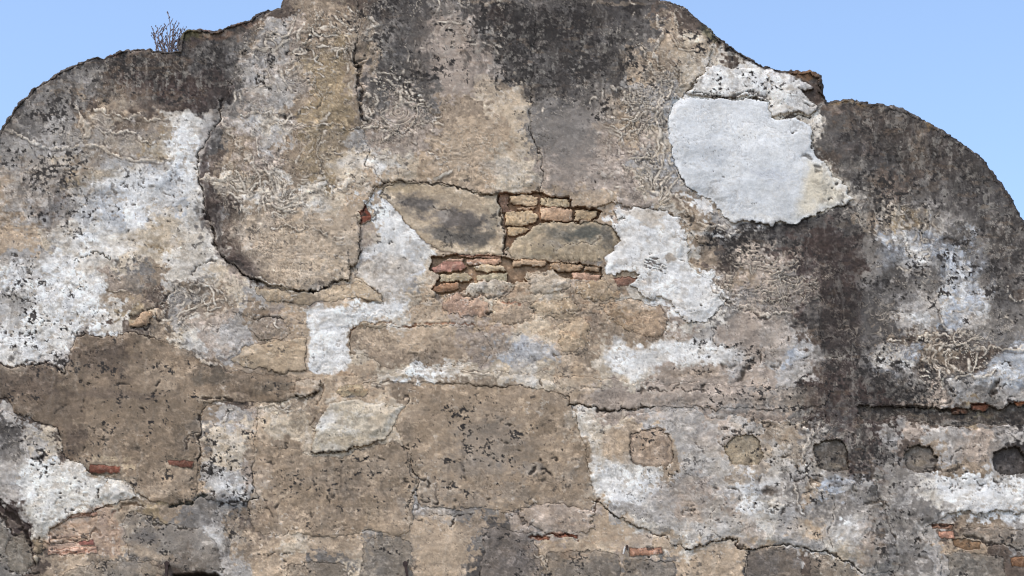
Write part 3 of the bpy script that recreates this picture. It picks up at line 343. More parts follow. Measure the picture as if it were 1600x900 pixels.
for x, y, w_, h_ in [(193, 715, 13, 7), (192, 727, 20, 8), (145, 712, 38, 9)]:
    area((176, 158, 132), .6, [(x, y), (x+w_, y+1), (x+w_, y+h_), (x+1, y+h_)], .3, 1.2)
# rubble lumps
for pts, h, c, lb in [("734 448 750 440 790 440 808 444 800 455 776 466 750 464 736 460 724 462", .012, (184, 174, 160), 'pale rubble stone below the bricks'),
 ("700 466 716 460 738 462 760 478 764 490 756 498 730 494 708 486 690 484", .010, (180, 140, 116), 'pink rubble stone'),
 ("560 506 600 507 600 512 562 516", .0, (150, 134, 112), None),
 ("823 432 860 426 890 436 884 452 850 458 826 450", .008, (178, 164, 146), None),
 ("770 474 800 466 832 474 826 500 790 506 766 500", .006, (170, 148, 126), None),
 ("208 496 222 490 236 498 232 510 212 512 202 506", .018, (168, 134, 104), 'orange brown stone in the left plaster'),
 ("55 842 68 842 68 858 62 864 55 858", .012, (132, 116, 92), None), ("50 868 60 864 63 872 56 878 49 876", .014, (184, 172, 150), None),
 ("830 470 862 474 884 468 900 480 890 500 850 500 836 492", .004, (172, 150, 122), None), ("872 505 900 498 920 512 918 540 900 552 878 548 868 524", .008, (172, 150, 122), None),
 ("940 468 990 464 1036 480 1048 500 1040 524 1000 524 960 506 940 490", .004, (160, 134, 108), None), ("900 440 940 442 970 452 966 462 930 464 900 458", .005, (170, 146, 116), None),
 ("812 792 850 785 900 788 922 800 918 822 890 834 852 832 822 824", .012, (172, 154, 138), 'pale worn stone under the brown panel')]:
    piece('stone', pts, h*.8, c, .6, lb, 'stone', 1.1, 1.4, 4, .007, 3.5, .3)
# the big squared stones of the lowest course
for pts, c, lb in [("190 815 205 803 240 806 262 818 290 822 318 830 335 850 345 884 350 893 300 890 262 884 200 870 192 840", (118, 114, 110), 'grey block with a round shouldered top'),
 ("568 850 590 838 622 836 638 846 642 880 646 1010 570 1010 564 900", (112, 106, 98), 'grey block behind the bent iron spike'),
 ("756 828 790 824 822 832 842 856 846 900 846 1010 762 1010 754 900", (104, 98, 98), 'dark grey block in the bottom course'),
 ("852 866 880 858 930 858 966 864 968 1010 858 1010", (116, 108, 100), 'grey block left of the white pipe stub'),
 ("974 876 1010 872 1052 880 1058 1010 976 1010", (112, 106, 100), None), ("1166 858 1200 856 1240 860 1252 880 1250 1010 1164 1010", (86, 80, 78), 'darkest block of the bottom course'),
 ("448 886 490 878 540 884 556 1010 446 1010", (118, 108, 96), None), ("1264 866 1292 866 1340 892 1340 1010 1262 1010", (104, 96, 88), None),
 ("160 878 190 872 230 880 262 892 262 900 200 905 90 905 110 890", (112, 106, 98), None), ("8 850 20 838 36 836 46 852 48 880 40 892 12 892 8 870", (112, 108, 98), 'rounded stone in the bottom left corner'),
 ("1502 826 1560 824 1620 830 1620 858 1580 856 1540 848 1506 840", (116, 110, 106), None), ("1480 862 1530 862 1570 874 1576 1010 1476 1010", (112, 110, 106), None),
 ("-60 812 -10 806 8 814 14 840 6 880 -60 890", (136, 134, 128), None)]:
    c = [.6*v+.4*u for v, u in zip(c, (150, 134, 116))]
    piece('stone', pts, .002, c, .72, lb, 'stone', .7, 1.3, 4, .004, 3.5, .25, dict(lich=.15, ring=0, vein=0, pit=.2))
stain((100, 98, 100), .5, 225, 838, 26, 14); stain('t', .5, 235, 868, 50, 8, 8); stain('t', .4, 700, 880, 50, 20)
# plugged sockets: a sunken recess, and the plug in it
for nm, pts, c, cc, lb in [
 ('a', "984 680 1004 672 1030 671 1044 680 1051 704 1050 722 1038 730 1006 729 986 722", .018, (164, 142, 122), 'tan plugged socket, largest and leftmost'),
 ('b', "1130 698 1138 688 1150 681 1176 680 1186 690 1191 714 1184 724 1164 728 1144 724 1134 712", .010, (156, 140, 116), 'octagonal tan plugged socket'),
 ('c', "1270 698 1282 690 1304 687 1318 690 1325 710 1326 732 1306 737 1282 734 1272 718", -.008, (100, 93, 86), 'dark plugged socket beside the black stain'),
 ('d', "1412 708 1420 698 1440 695 1456 700 1463 714 1463 738 1440 740 1416 734 1411 722", -.008, (104, 96, 88), 'dark plugged socket with a small black hole'),
 ('e', "1550 712 1558 702 1576 697 1592 700 1602 716 1600 738 1580 744 1560 740 1550 726", -.018, (74, 68, 66), 'darkest plugged socket, at the right edge')]:
    piece('socket_plug', pts, c, cc, .85, lb, 'stone', .25, 1.0, 3, .003, 1.5, .45, dict(lich=.25, ring=0, vein=0, pit=.15, bed=.1))
stain('o', .35, 1300, 728, 16, 6); stain('o', .3, 1436, 726, 14, 6); stain((48, 42, 40), .95, 1457, 720, 3.5, 6, 0, .4)
stain('t', .7, 962, 690, 20, 20, 0, .5); stain('b', .6, 1000, 702, 8, 4)
# ---------- single dark holes and flecks
for x, y, r in [(481, 31, 4), (507, 46, 2.5), (493, 61, 5), (498, 63, 3), (486, 75, 4), (561, 97, 5), (559, 108, 6), (566, 134, 5), (574, 148, 5), (570, 172, 5), (577, 184, 5), (404, 122, 3), (478, 137, 3), (498, 160, 4), (459, 159, 3), (451, 184, 6),
 (890, 279, 3), (938, 286, 4), (935, 299, 2), (982, 290, 2), (1022, 283, 3), (913, 318, 2), (1118, 261, 2), (1127, 284, 3), (1173, 312, 2.5), (1178, 316, 2), (1238, 203, 3), (1263, 246, 8), (1274, 265, 5), (1304, 295, 3), (1308, 308, 2.5), (1316, 316, 2), (1260, 165, 3), (1175, 198, 2),
 (1068, 340, 4), (1074, 344, 5), (1068, 369, 5), (1071, 409, 3), (1018, 397, 2.5), (225, 271, 3), (216, 271, 3), (234, 287, 3), (256, 300, 3), (201, 287, 2.5), (180, 329, 3), (124, 301, 3), (182, 297, 6), (152, 353, 3), (130, 356, 3), (200, 358, 4), (208, 373, 4), (110, 326, 3.5), (307, 320, 6), (311, 328, 6), (188, 415, 4), (247, 410, 3), (117, 415, 3), (262, 411, 4), (24, 402, 5), (38, 425, 5),
 (84, 567, 6), (60, 563, 4), (45, 566, 4), (104, 570, 4), (127, 562, 5), (240, 600, 6), (193, 596, 5), (145, 598, 4), (92, 640, 6), (127, 635, 5), (222, 649, 5), (240, 613, 4), (213, 698, 7), (292, 752, 4), (162, 680, 5), (141, 671, 4), (132, 710, 3), (328, 642, 2),
 (430, 704, 3), (441, 714, 5), (422, 726, 5), (455, 701, 4), (493, 760, 5), (513, 766, 5), (507, 776, 4), (487, 805, 5), (420, 777, 5), (440, 792, 4), (425, 804, 6), (449, 882, 4), (661, 812, 3), (537, 720, 4), (568, 720, 3), (573, 753, 4), (602, 720, 4), (625, 705, 5), (634, 702, 4), (625, 750, 5), (655, 755, 7), (662, 762, 5), (705, 758, 3), (725, 748, 6), (735, 730, 4), (795, 662, 6), (790, 690, 5), (762, 784, 4), (677, 783, 5), (694, 783, 5), (680, 778, 4), (663, 783, 4), (719, 785, 4), (837, 722, 6), (830, 743, 6), (850, 743, 6), (840, 752, 5), (867, 712, 4), (805, 700, 4), (884, 700, 3), (913, 719, 4), (815, 820, 3), (1008, 866, 3), (1117, 772, 4), (1145, 758, 7), (1148, 775, 5), (1196, 766, 8), (1240, 750, 7), (1271, 756, 6), (1164, 728, 5), (1190, 742, 5), (1122, 693, 4), (1075, 795, 5), (1088, 820, 3),
 (1125, 572, 6), (1142, 568, 7), (1100, 555, 4), (1034, 558, 4), (1082, 578, 6), (1160, 582, 8), (1000, 579, 3), (1060, 610, 5), (1100, 609, 4), (1002, 610, 7), (1120, 517, 3), (1182, 558, 3), (1228, 527, 4), (1263, 562, 5), (1212, 565, 4), (1269, 590, 3), (1010, 478, 3), (1095, 472, 3), (1566, 571, 3), (1483, 376, 10), (1500, 560, 3), (1420, 533, 4), (1390, 525, 6), (1406, 590, 8), (1417, 612, 5), (1455, 598, 5), (1470, 622, 5), (1585, 620, 4), (1555, 612, 6),
 (1430, 845, 5), (1436, 868, 5), (1400, 840, 5), (1405, 868, 5), (1225, 797, 4), (1222, 712, 4), (1330, 770, 6), (1362, 740, 7), (1340, 660, 5), (1522, 760, 7), (1545, 755, 6), (1556, 680, 5), (1518, 645, 3), (300, 710, 3), (90, 842, 4), (141, 845, 3), (95, 785, 3), (84, 787, 5), (60, 720, 5), (50, 772, 4), (75, 815, 3), (560, 345, 5), (640, 402, 4), (608, 380, 3), (602, 382, 3), (610, 363, 3), (585, 366, 3), (340, 783, 5)]:
    q_ = (x*7919+y*104729) % 97/97.; s_, m_ = blob(x, y, r*(.6+.8*q_), r*(.95-.55*q_), (x*13+y*7) % 60-30, .8, .8); mix(s_, m_*(.45+.4*((x*31+y*17) % 23)/23), (56, 49, 43)); H[s_] -= .009*m_
for pts, c, al, so_ in [("478 492 484 482 500 478 530 481 570 476 604 468 626 464 635 472 631 486 612 499 580 504 556 507 548 516 546 530 548 552 550 575 540 581 500 582 483 578 482 540 485 510", 'W', .85, 2.5),
 ("942 548 952 536 970 532 996 541 1030 536 1052 541 1080 530 1108 534 1132 546 1148 558 1120 566 1080 563 1045 570 1022 584 984 590 958 584 946 568", 'W', .75, 4), ("560 405 600 404 655 404 664 414 640 428 632 446 624 466 610 472 603 458 575 440 557 425", (184, 174, 162), .75, 3),
 ("366 335 420 322 555 334 556 398 545 428 520 445 494 452 440 440 404 428 384 404 370 372", (182, 165, 145), .6, 12), ("918 690 960 740 1010 745 1030 770 1000 785 960 782 932 770", 'W', .5, 5), ("30 730 70 722 120 742 168 754 214 772 200 780 160 790 112 800 96 812 80 830 74 845 60 838 48 815 36 780", (206, 204, 198), .6, 4),
 ("100 300 150 280 200 262 240 268 262 258 272 220 270 190 296 182 330 184 330 204 309 234 307 262 313 290 320 330 300 345 240 335 180 345 120 330", 'W', .38, 6), ("0 470 60 440 120 430 160 470 165 505 120 522 112 545 104 575 60 568 0 560", 'W', .45, 6)]: area(pts, 0, None) if 0 else area(c, al, pts, 1.2, so_, 1.6)
for a in [(515, 530, 35, 45), (600, 485, 40, 12), (1040, 560, 90, 24), (640, 370, 45, 40), (1010, 385, 45, 55), (1080, 465, 45, 30), (1500, 780, 90, 16)]: kb('grain', .5, *a); kb('pit', .08, *a); kb('lich', .0, *a)
# ---------- cracks and open joints
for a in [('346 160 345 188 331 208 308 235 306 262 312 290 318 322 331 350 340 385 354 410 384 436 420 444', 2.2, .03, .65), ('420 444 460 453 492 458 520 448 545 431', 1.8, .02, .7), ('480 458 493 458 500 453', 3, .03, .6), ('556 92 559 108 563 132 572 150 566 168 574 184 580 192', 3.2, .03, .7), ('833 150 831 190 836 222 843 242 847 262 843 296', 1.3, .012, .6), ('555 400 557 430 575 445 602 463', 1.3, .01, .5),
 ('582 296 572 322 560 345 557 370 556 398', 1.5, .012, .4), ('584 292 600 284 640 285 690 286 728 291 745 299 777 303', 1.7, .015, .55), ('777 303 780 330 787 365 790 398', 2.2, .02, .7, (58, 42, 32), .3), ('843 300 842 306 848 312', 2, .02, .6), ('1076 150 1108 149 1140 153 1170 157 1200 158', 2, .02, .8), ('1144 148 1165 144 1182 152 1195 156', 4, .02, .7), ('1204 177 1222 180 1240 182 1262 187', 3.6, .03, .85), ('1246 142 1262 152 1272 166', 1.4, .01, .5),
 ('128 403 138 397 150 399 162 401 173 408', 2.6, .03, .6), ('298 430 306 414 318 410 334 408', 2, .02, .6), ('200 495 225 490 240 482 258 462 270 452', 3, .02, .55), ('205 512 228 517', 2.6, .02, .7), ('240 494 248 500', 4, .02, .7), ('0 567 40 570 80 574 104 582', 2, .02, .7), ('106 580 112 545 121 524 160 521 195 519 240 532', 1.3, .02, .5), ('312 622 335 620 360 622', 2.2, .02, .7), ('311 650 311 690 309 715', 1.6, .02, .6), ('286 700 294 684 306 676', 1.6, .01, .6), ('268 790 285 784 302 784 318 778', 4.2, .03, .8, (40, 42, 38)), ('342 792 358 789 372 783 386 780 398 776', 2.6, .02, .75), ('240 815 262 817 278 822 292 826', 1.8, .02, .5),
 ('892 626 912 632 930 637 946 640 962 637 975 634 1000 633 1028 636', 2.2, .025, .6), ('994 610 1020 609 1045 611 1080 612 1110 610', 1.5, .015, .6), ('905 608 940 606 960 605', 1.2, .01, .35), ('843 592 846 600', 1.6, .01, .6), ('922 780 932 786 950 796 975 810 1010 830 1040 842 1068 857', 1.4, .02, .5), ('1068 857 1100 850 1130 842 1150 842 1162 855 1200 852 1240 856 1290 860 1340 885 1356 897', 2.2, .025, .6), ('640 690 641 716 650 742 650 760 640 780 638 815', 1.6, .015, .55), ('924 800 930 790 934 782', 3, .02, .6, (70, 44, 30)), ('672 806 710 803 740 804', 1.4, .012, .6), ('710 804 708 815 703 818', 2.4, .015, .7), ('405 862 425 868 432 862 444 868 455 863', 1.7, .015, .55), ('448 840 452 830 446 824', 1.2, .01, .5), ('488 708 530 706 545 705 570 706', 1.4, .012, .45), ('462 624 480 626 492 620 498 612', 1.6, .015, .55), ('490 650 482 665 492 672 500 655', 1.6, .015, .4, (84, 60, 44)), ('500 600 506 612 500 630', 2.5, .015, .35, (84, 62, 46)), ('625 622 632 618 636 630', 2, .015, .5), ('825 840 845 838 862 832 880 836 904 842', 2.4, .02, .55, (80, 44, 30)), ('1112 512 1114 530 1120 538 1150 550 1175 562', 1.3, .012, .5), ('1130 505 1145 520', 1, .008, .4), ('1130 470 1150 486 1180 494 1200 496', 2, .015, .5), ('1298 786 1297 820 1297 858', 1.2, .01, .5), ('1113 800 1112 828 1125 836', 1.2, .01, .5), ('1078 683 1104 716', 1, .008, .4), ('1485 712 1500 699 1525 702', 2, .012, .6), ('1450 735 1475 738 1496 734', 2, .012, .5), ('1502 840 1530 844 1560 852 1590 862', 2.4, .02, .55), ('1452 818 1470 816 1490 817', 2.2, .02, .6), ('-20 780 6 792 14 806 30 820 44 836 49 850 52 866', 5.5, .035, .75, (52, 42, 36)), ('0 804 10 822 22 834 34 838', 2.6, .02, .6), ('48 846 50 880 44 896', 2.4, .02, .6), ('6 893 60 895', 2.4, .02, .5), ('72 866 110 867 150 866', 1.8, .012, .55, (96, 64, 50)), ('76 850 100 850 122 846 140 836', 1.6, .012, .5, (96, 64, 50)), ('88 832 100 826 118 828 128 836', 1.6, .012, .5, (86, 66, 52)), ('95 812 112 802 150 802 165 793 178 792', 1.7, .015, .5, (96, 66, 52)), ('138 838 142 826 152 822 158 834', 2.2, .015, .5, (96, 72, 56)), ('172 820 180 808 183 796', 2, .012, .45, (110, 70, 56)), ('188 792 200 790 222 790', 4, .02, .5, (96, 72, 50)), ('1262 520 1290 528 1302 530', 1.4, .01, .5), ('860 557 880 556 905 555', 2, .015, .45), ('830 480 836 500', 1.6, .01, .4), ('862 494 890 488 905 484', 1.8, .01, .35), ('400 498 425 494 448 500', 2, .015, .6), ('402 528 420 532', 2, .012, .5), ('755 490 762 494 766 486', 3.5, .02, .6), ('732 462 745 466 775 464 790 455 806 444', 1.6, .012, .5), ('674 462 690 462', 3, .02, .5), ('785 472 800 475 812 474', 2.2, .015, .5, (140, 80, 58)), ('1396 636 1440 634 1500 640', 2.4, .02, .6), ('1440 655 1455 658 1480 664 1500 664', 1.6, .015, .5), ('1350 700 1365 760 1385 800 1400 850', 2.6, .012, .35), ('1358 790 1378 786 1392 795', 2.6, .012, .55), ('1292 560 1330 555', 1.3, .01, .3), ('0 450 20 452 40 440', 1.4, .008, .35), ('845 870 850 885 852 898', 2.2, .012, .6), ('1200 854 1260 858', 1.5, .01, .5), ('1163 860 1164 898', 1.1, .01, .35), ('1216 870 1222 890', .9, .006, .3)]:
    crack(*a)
# the deep slot that opens at the bottom edge, right of the first spike; its shadow is painted in
s_, d_ = sdf(P("270 897 290 893 320 894 342 897 352 1010 266 1010"), .5, .5, 14); mix(s_, sm(-2, 2, d_)*.9, (40, 34, 30)); H[s_] -= .09*sm(-1, 3, d_)
# ---------- raised pale crust lines
for a in [('0 204 25 208 60 224 110 226 150 229 180 238 215 250 250 254 262 248', 2.6, .75), ('150 172 172 176 190 181 215 179 232 189 258 190', 2, .7), ('118 166 130 186 142 200 131 212', 2.2, .6), ('163 212 176 200 200 203 215 212 240 226', 2.2, .65), ('352 186 362 212 380 236 400 262 420 280 440 296', 2.8, .6), ('316 282 330 276 352 275 372 283 386 296 410 304 430 310 455 316', 3.4, .8), ('452 312 480 304 512 300 545 296 552 290', 3.8, .8), ('418 326 440 318 458 330 470 322', 3, .7), ('430 362 450 352 478 358 500 368 545 373', 1.3, .55), ('392 434 420 442 448 446 458 456', 2.2, .75), ('388 204 402 222 412 250 430 268', 2, .5),
 ('556 10 557 60 553 92', 1.6, .5), ('545 20 552 40 540 60 556 76', 1.4, .5), ('420 66 450 62 482 55 520 60', 1.5, .45), ('486 60 505 62 532 57', 1.5, .55), ('520 88 540 84 556 78', 1.5, .5), ('440 118 450 108 466 106', 1.4, .4), ('566 60 590 58', 2, .6), ('565 32 580 36 592 44 576 50', 2.4, .65), ('570 64 592 66 596 74', 1.8, .6), ('582 112 588 118 606 116 616 120', 1.8, .6), ('660 100 664 120 650 132', 1.6, .45), ('575 155 584 154 588 165 582 172', 2, .6), ('575 168 585 185 592 194 600 200', 2, .55), ('596 168 600 184 612 198 626 207 645 196 660 196', 1.4, .5), ('632 158 645 170 655 190 660 205', 1.8, .55), ('683 178 672 184 676 192 690 194', 2.4, .6), ('666 195 672 206 684 212', 1.8, .5), ('620 148 640 156 658 160', 1.6, .5), ('560 200 575 196 590 204 600 216 622 214', 1.6, .5), ('620 214 640 208 650 220', 1.6, .5), ('670 235 676 245 680 252', 1.6, .5), ('430 195 480 198 560 200', 1.2, .5), ('500 215 498 240 502 262 506 276', 1.1, .45), ('380 182 400 181 440 183', 1.1, .5),
 ('1000 74 1008 90 1022 114 1044 124', 1.8, .6), ('996 78 1004 72 1010 80', 1.4, .55), ('1025 30 1030 60 1022 84 1030 100 1038 118', 2, .55), ('1050 26 1058 46 1066 38', 1.6, .5), ('958 140 974 138 988 154 986 172 976 180', 2, .6), ('954 178 950 190 960 200 972 205', 1.6, .55), ('984 176 986 200 996 215 1010 200', 2, .6), ('974 240 990 244 996 232', 1.6, .55), ('975 262 990 274 1008 282 1030 288 1048 298', 2.6, .65), ('1010 285 1030 300 1050 302 1064 310', 2.2, .65), ('1000 255 1008 246 1020 250 1026 262', 1.8, .5), ('1060 310 1072 330 1084 344 1108 352 1134 352', 2.4, .6), ('1126 360 1146 362 1160 354', 2.6, .6), ('1040 60 1060 72 1086 80', 1.6, .4), ('1030 130 1050 128 1072 130 1092 130', 1.8, .55),
 ('1384 326 1400 324 1412 346 1424 360 1432 356', 2.4, .6), ('1400 325 1422 323', 1.8, .5), ('1412 370 1418 392 1424 400', 1.6, .45), ('1384 534 1396 530 1412 532', 2, .65), ('1432 534 1440 522 1452 518 1470 520 1486 524', 2.4, .7), ('1450 520 1456 540 1462 556 1468 572 1472 590 1472 606', 2.6, .7), ('1446 558 1456 560 1462 570', 1.8, .6), ('1460 540 1490 536 1520 540 1560 544 1600 546', 2.2, .65), ('1488 560 1494 574 1508 586 1530 590 1552 586', 2.6, .65), ('1466 486 1478 504 1490 520', 1.8, .5), ('1570 452 1574 464 1586 474 1602 474', 2.2, .65), ('1494 520 1520 522 1526 534', 1.6, .5), ('1434 596 1448 600', 2, .6),
 ('248 508 250 484 264 462 280 448', 2.2, .5), ('280 500 300 484 316 474 332 476 346 470', 2, .45), ('302 452 330 446 350 462 356 478 340 496', 1.8, .5), ('246 520 256 526 268 528 290 532', 2, .55), ('300 552 310 568 330 574 350 578', 2.6, .6), ('350 560 370 546 384 538', 1.8, .4), ('170 456 185 452 200 460', 1.8, .4),
 ('1120 440 1130 462 1150 476 1180 486', 1.6, .5), ('1150 480 1180 490 1215 492 1240 484', 1.4, .5), ('1130 432 1144 456 1166 470 1196 478 1230 470', 1.2, .45), ('1112 448 1126 470 1150 488', 1.6, .5), ('1250 664 1262 680 1258 700 1250 718', 2.4, .5), ('1228 656 1250 668 1270 676', 2.2, .5), ('1232 720 1250 714 1262 730 1256 752', 2.4, .45), ('1256 755 1275 768 1300 774', 2.2, .45), ('1238 755 1242 782 1262 800', 1.8, .4), ('575 600 600 604', 1.2, .4), ('720 580 740 584 780 588', 1.8, .45), ('395 640 420 632 450 636', 1.6, .45), ('840 862 846 876 852 898', 1.8, .45), ('548 898 552 888', 1.5, .6), ('335 660 355 652 366 640', 1.6, .5), ('1164 862 1166 898', 1.2, .4)]:
    vein(*a)
# ---------- the scroll's weathered rim: a coping in five stretches
s_, dO = sdf(OUT, .35, .9, 60); DOUT = np.full(X.shape, -50., np.float32); DOUT[s_] = dO
XS = X + 2*WX
rimw = 4.5+2.2*WX+1.2*VX+2.5*(X > 1040)
for x0, x1, lb in [(-300, 166, 'thin dark coping on the left scroll'), (166, 282, 'lichen covered coping left of the dry weeds'), (282, 440, 'mossy raised coping right of the dry weeds'), (440, 1045, 'coping over the flat top of the gable'), (1045, 1212, 'dark coping on the slope down to the step'), (1212, 1292, 'orange stained stone lip at the step'), (1292, 1900, 'dark coping on the right scroll')]:
    m = (DOUT > -3) & (DOUT < np.clip(rimw, 3, 9)) & (XS >= x0) & (XS < x1) & (Y < 700)
    PIECES.append(dict(name='coping', h=.022, label=lb, mat='stone')); LAB[m] = len(PIECES)-1
mr = sm(-16, -2, -DOUT)*(DOUT < 40)
mix((slice(None), slice(None)), np.clip((1-sm(3, 7.5, DOUT-1.5*VX-2.5*(X > 1040)))*.66+(1-sm(4, 22, DOUT-5*WX))*.4, 0, 1)*(Y < 800), (66, 60, 57))
for a in [((128, 92, 62), .7, 1258, 117, 26, 8, 4, .6), ((70, 58, 52), .8, 1276, 140, 12, 22, 0, .6), ((132, 104, 66), .5, 1325, 163, 34, 4, 3, .6), ((128, 98, 60), .5, 1452, 198, 16, 6, 30, .6), ((84, 82, 46), .6, 300, 56, 14, 8, 0, .6), ((110, 76, 60), .5, 318, 48, 16, 4, 0, .6), ((96, 70, 58), .5, 390, 36, 24, 6, -20, .6), ((96, 60, 54), .5, 180, 84, 14, 4, 0, .6), ((120, 82, 58), .4, 345, 60, 30, 8, 0, .6), ((80, 84, 54), .4, 1105, 55, 20, 10, 40, .6)]: stain(*a)
# ================= textures on top
LC = C.mean(-1)/255
g1 = fbm(3.2, 3.2, 101, 2, .7); g2 = fbm(9, 8, 111, 4); g3 = fbm(34, 28, 121, 4); gb = fbm(40, 5, 131, 4); gv = fbm(5, 30, 141, 3)
for k_ in ('lich', 'ring', 'pit', 'vein', 'bed', 'rub', 'grain'): K[k_] = np.clip(K[k_]+.0, 0, 1)
def M(m, col):
    global C
    m = np.clip(m, 0, 1)[..., None]; C = C*(1-m)+np.array(col, np.float32)*m
def ML(m, k):
    global C
    C = C*(1+np.clip(m, 0, 1)[..., None]*k)+np.clip(m, 0, 1)[..., None]*9
# tone wander
amp = K['grain']
tone = .030*g1*amp+.050*g2*amp+.045*g3*(.4+.6*amp)+.035*gb*(.3+K['bed'])*amp
C = C*(1+1.15*tone[..., None])
warm = fbm(22, 16, 151, 4)[..., None]*np.clip(amp, .3, 1)[..., None]
C = C*(1+warm*np.array([.008, .0, -.012]))
# crumbling bloom of lime in pale places, breaking up the flat colour
pale = sm(.55, .72, LC)
bl = fbm(13, 10, 161, 5); M(sm(.1, 1.2, bl)*.35*pale*amp, (226, 226, 228)); M(sm(.5, 1.7, -bl)*.5*pale*amp, (150, 138, 124))
mid = (1-pale)
ML(sm(.7, 1.5, fbm(11, 8, 171, 5))*mid*amp, .16); 
# rubble joints
rn = fbm(20, 11, 181, 3); rj = 1-sm(.02, .16, np.abs(rn)); M(rj*K['rub']*.42*(fbm(30, 30, 185, 2) > -.2), (92, 72, 54)); H -= .008*rj*K['rub']
M(sm(.6, 1.4, fbm(24, 10, 188, 3))*K['rub']*.35, (176, 136, 104))
# crinkled crust: sharp little pale ridges with dark shadows painted between them
cr = .5*np.clip(amp*1.1-.35*(K['bed'] > .7), .15, 1); crg = .35+.65*sm(-.8, .9, fbm(40, 32, 401, 3)); 
q1 = fbm(7.5, 6, 411, 3, .6, 4*VX, 4*VY); q2 = fbm(13, 6.5, 421, 3, .6, 5*WX, 5*WY)
rd1 = 1-sm(0, .32, np.abs(q1)); rd2 = 1-sm(0, .28, np.abs(q2)); hl = np.roll(q1, 2, 0)
ML(rd2*cr*crg, .17); M((sm(.5, 1.5, q2)*.34+sm(.9, 1.8, -q1)*.36)*cr*crg, (72, 64, 57)); ML(rd1*sm(.0, 1.2, q2)*cr*crg, .15); H += (.0035*rd2+.003*rd1-.003*sm(.5, 1.5, q2))*cr*crg
# bedding lines
bn = fbm(46, 3.4, 191, 3, .6, 8*WX, 14*WY); M(sm(.7, 1.4, bn)*K['bed']*.40, (196, 184, 166)); M(sm(.9, 1.6, -bn)*K['bed']*.42, (92, 80, 70)); H += .0035*bn*K['bed']
# curled layers of crust like contour lines
rf = fbm(30, 24, 201, 2, .5, 6*WX, 6*WY)*2.1 + np.where(K['ring'] > 0, 0, 0)
s_, m_ = blob(625, 178, 44, 30, 0, .4, .2); rr = np.sqrt(((X[s_]-622)/1.25)**2+(Y[s_]-176)**2)/5.4; rf[s_] = rf[s_]*(1-m_)+rr*m_
s_, m_ = blob(1195, 430, 100, 60, 0, .4, .2); rr = np.sqrt(((X[s_]-1190)/1.4)**2+((Y[s_]-380))**2)/7.5+.6*WX[s_]; rf[s_] = rf[s_]*(1-m_)+rr*m_
s_, m_ = blob(480, 395, 80, 50, 0, .5, .2); rr = np.sqrt(((X[s_]-470)/1.8)**2+((Y[s_]-330))**2)/7+.7*WX[s_]; rf[s_] = rf[s_]*(1-m_)+rr*m_
fr = rf-np.floor(rf); rl = 1-sm(.05, .22, np.abs(fr-.5)); dk = 1-sm(.05, .25, np.abs(((fr+.22) % 1)-.5))
gate = sm(-.6, .5, fbm(18, 18, 211, 3))
M(dk*K['ring']*gate*.55, (76, 68, 62)); M(rl*K['ring']*gate*.60, (204, 190, 172)); H += (rl*.007-dk*.004)*K['ring']*gate
# veins of lime
vn = np.abs(fbm(17, 15, 221, 3, .55, 5*VX, 5*VY)); vm = (1-sm(.03, .17, vn))*sm(-.3, .6, fbm(26, 26, 231, 3))*K['vein']
M((1-sm(.1, .34, vn))*K['vein']*.35*sm(-.3, .6, fbm(26, 26, 231, 3)), (84, 76, 68)); M(vm*.85, (214, 203, 188)); H += .010*vm
def worms(sc, seed, levels, wd, gatek, st=.9, gs=30, sx=1.0):
    f = fbm(sc*sx, sc, seed, 2, .30, 2.5*WX, 2.5*WY); gy2, gx2 = np.gradient(f); gm = np.sqrt((gx2/np.gradient(ax)[None, :])**2+(gy2/np.gradient(ay)[:, None])**2)+.012
    g_ = sm(.36, .58, gatek*(.50+.32*fbm(gs, gs, seed+3, 3)+.08*VX))
    for lv in levels:
        e = np.abs(f-lv)/gm; w_ = wd*(1+.30*RG)
        M((1-sm(w_*.9, w_*2.6, e))*g_*.42, (80, 71, 63)); v_ = (1-sm(w_*.45, w_*1.15, e))*g_; M(v_*st, (210, 199, 184)); H[:] += (.0028*v_).astype(np.float32)  # dark border painted beside each pale line as its shadow
worms(44, 601, (-1, -.3, .4, 1.1), 1.7, K['vein'], .85)
worms(25, 611, (-.8, .8), 1.3, K['vein'], .7, 22, 1.2)
worms(60, 631, (-1.3, -.75, -.2, .2, .75, 1.3), 1.3, K['vein']*.9, .75, 40, 1.5)
worms(36, 641, (-1.5, -1.1, -.7, -.3, .1, .5, .9, 1.3), .9, K['ring']*.85, .5, 26, 1.4)
# mottling of the dark zones: pale scale and black growth with ragged edges
mk1 = fbm(9, 13, 651, 5, .65); mk2 = fbm(13, 17, 661, 5, .65)
M(sm(.55, .9, mk1)*K['mott']*.60, (146, 141, 133)); M(sm(.9, 1.2, fbm(5, 20, 671, 3))*K['mott']*.30, (142, 138, 134)); M(sm(.35, .8, mk2)*K['mott']*.55, (48, 45, 44)); M(sm(.9, 1.3, fbm(20, 9, 681, 4))*K['mott']*.35, (112, 92, 74))
# black lichen: fine flecks inside ragged colonies
ln = fbm(5, 4.4, 241, 3, .65); lc = fbm(26, 20, 251, 4)
lm = sm(1.35-1.7*K['lich'], 2.1-1.5*K['lich'], .75*ln+.65*lc+.25*g1); M(sm(.7, 1.6, fbm(5, 5, 261, 3))*K['lich']*.4, (136, 133, 126)); M(lm*.8*np.clip(K['lich']*14, 0, 1), (50, 47, 46))
# pits
pn = fbm(4.3, 3.8, 271, 2, .5); pc = fbm(24, 18, 281, 3); pm = sm(2.1-.9*K['pit'], 2.6-.9*K['pit'], pn+.8*pc); M(pm*.62*np.clip(K['pit']*2.2, 0, 1), (58, 50, 45)); H -= .010*pm*np.clip(K['pit']*2.2, 0, 1)
rp = sm(1.1, 1.5, pn+.4*pc)*(1-pm); M(rp*K['pit']*.22, (200, 192, 182))
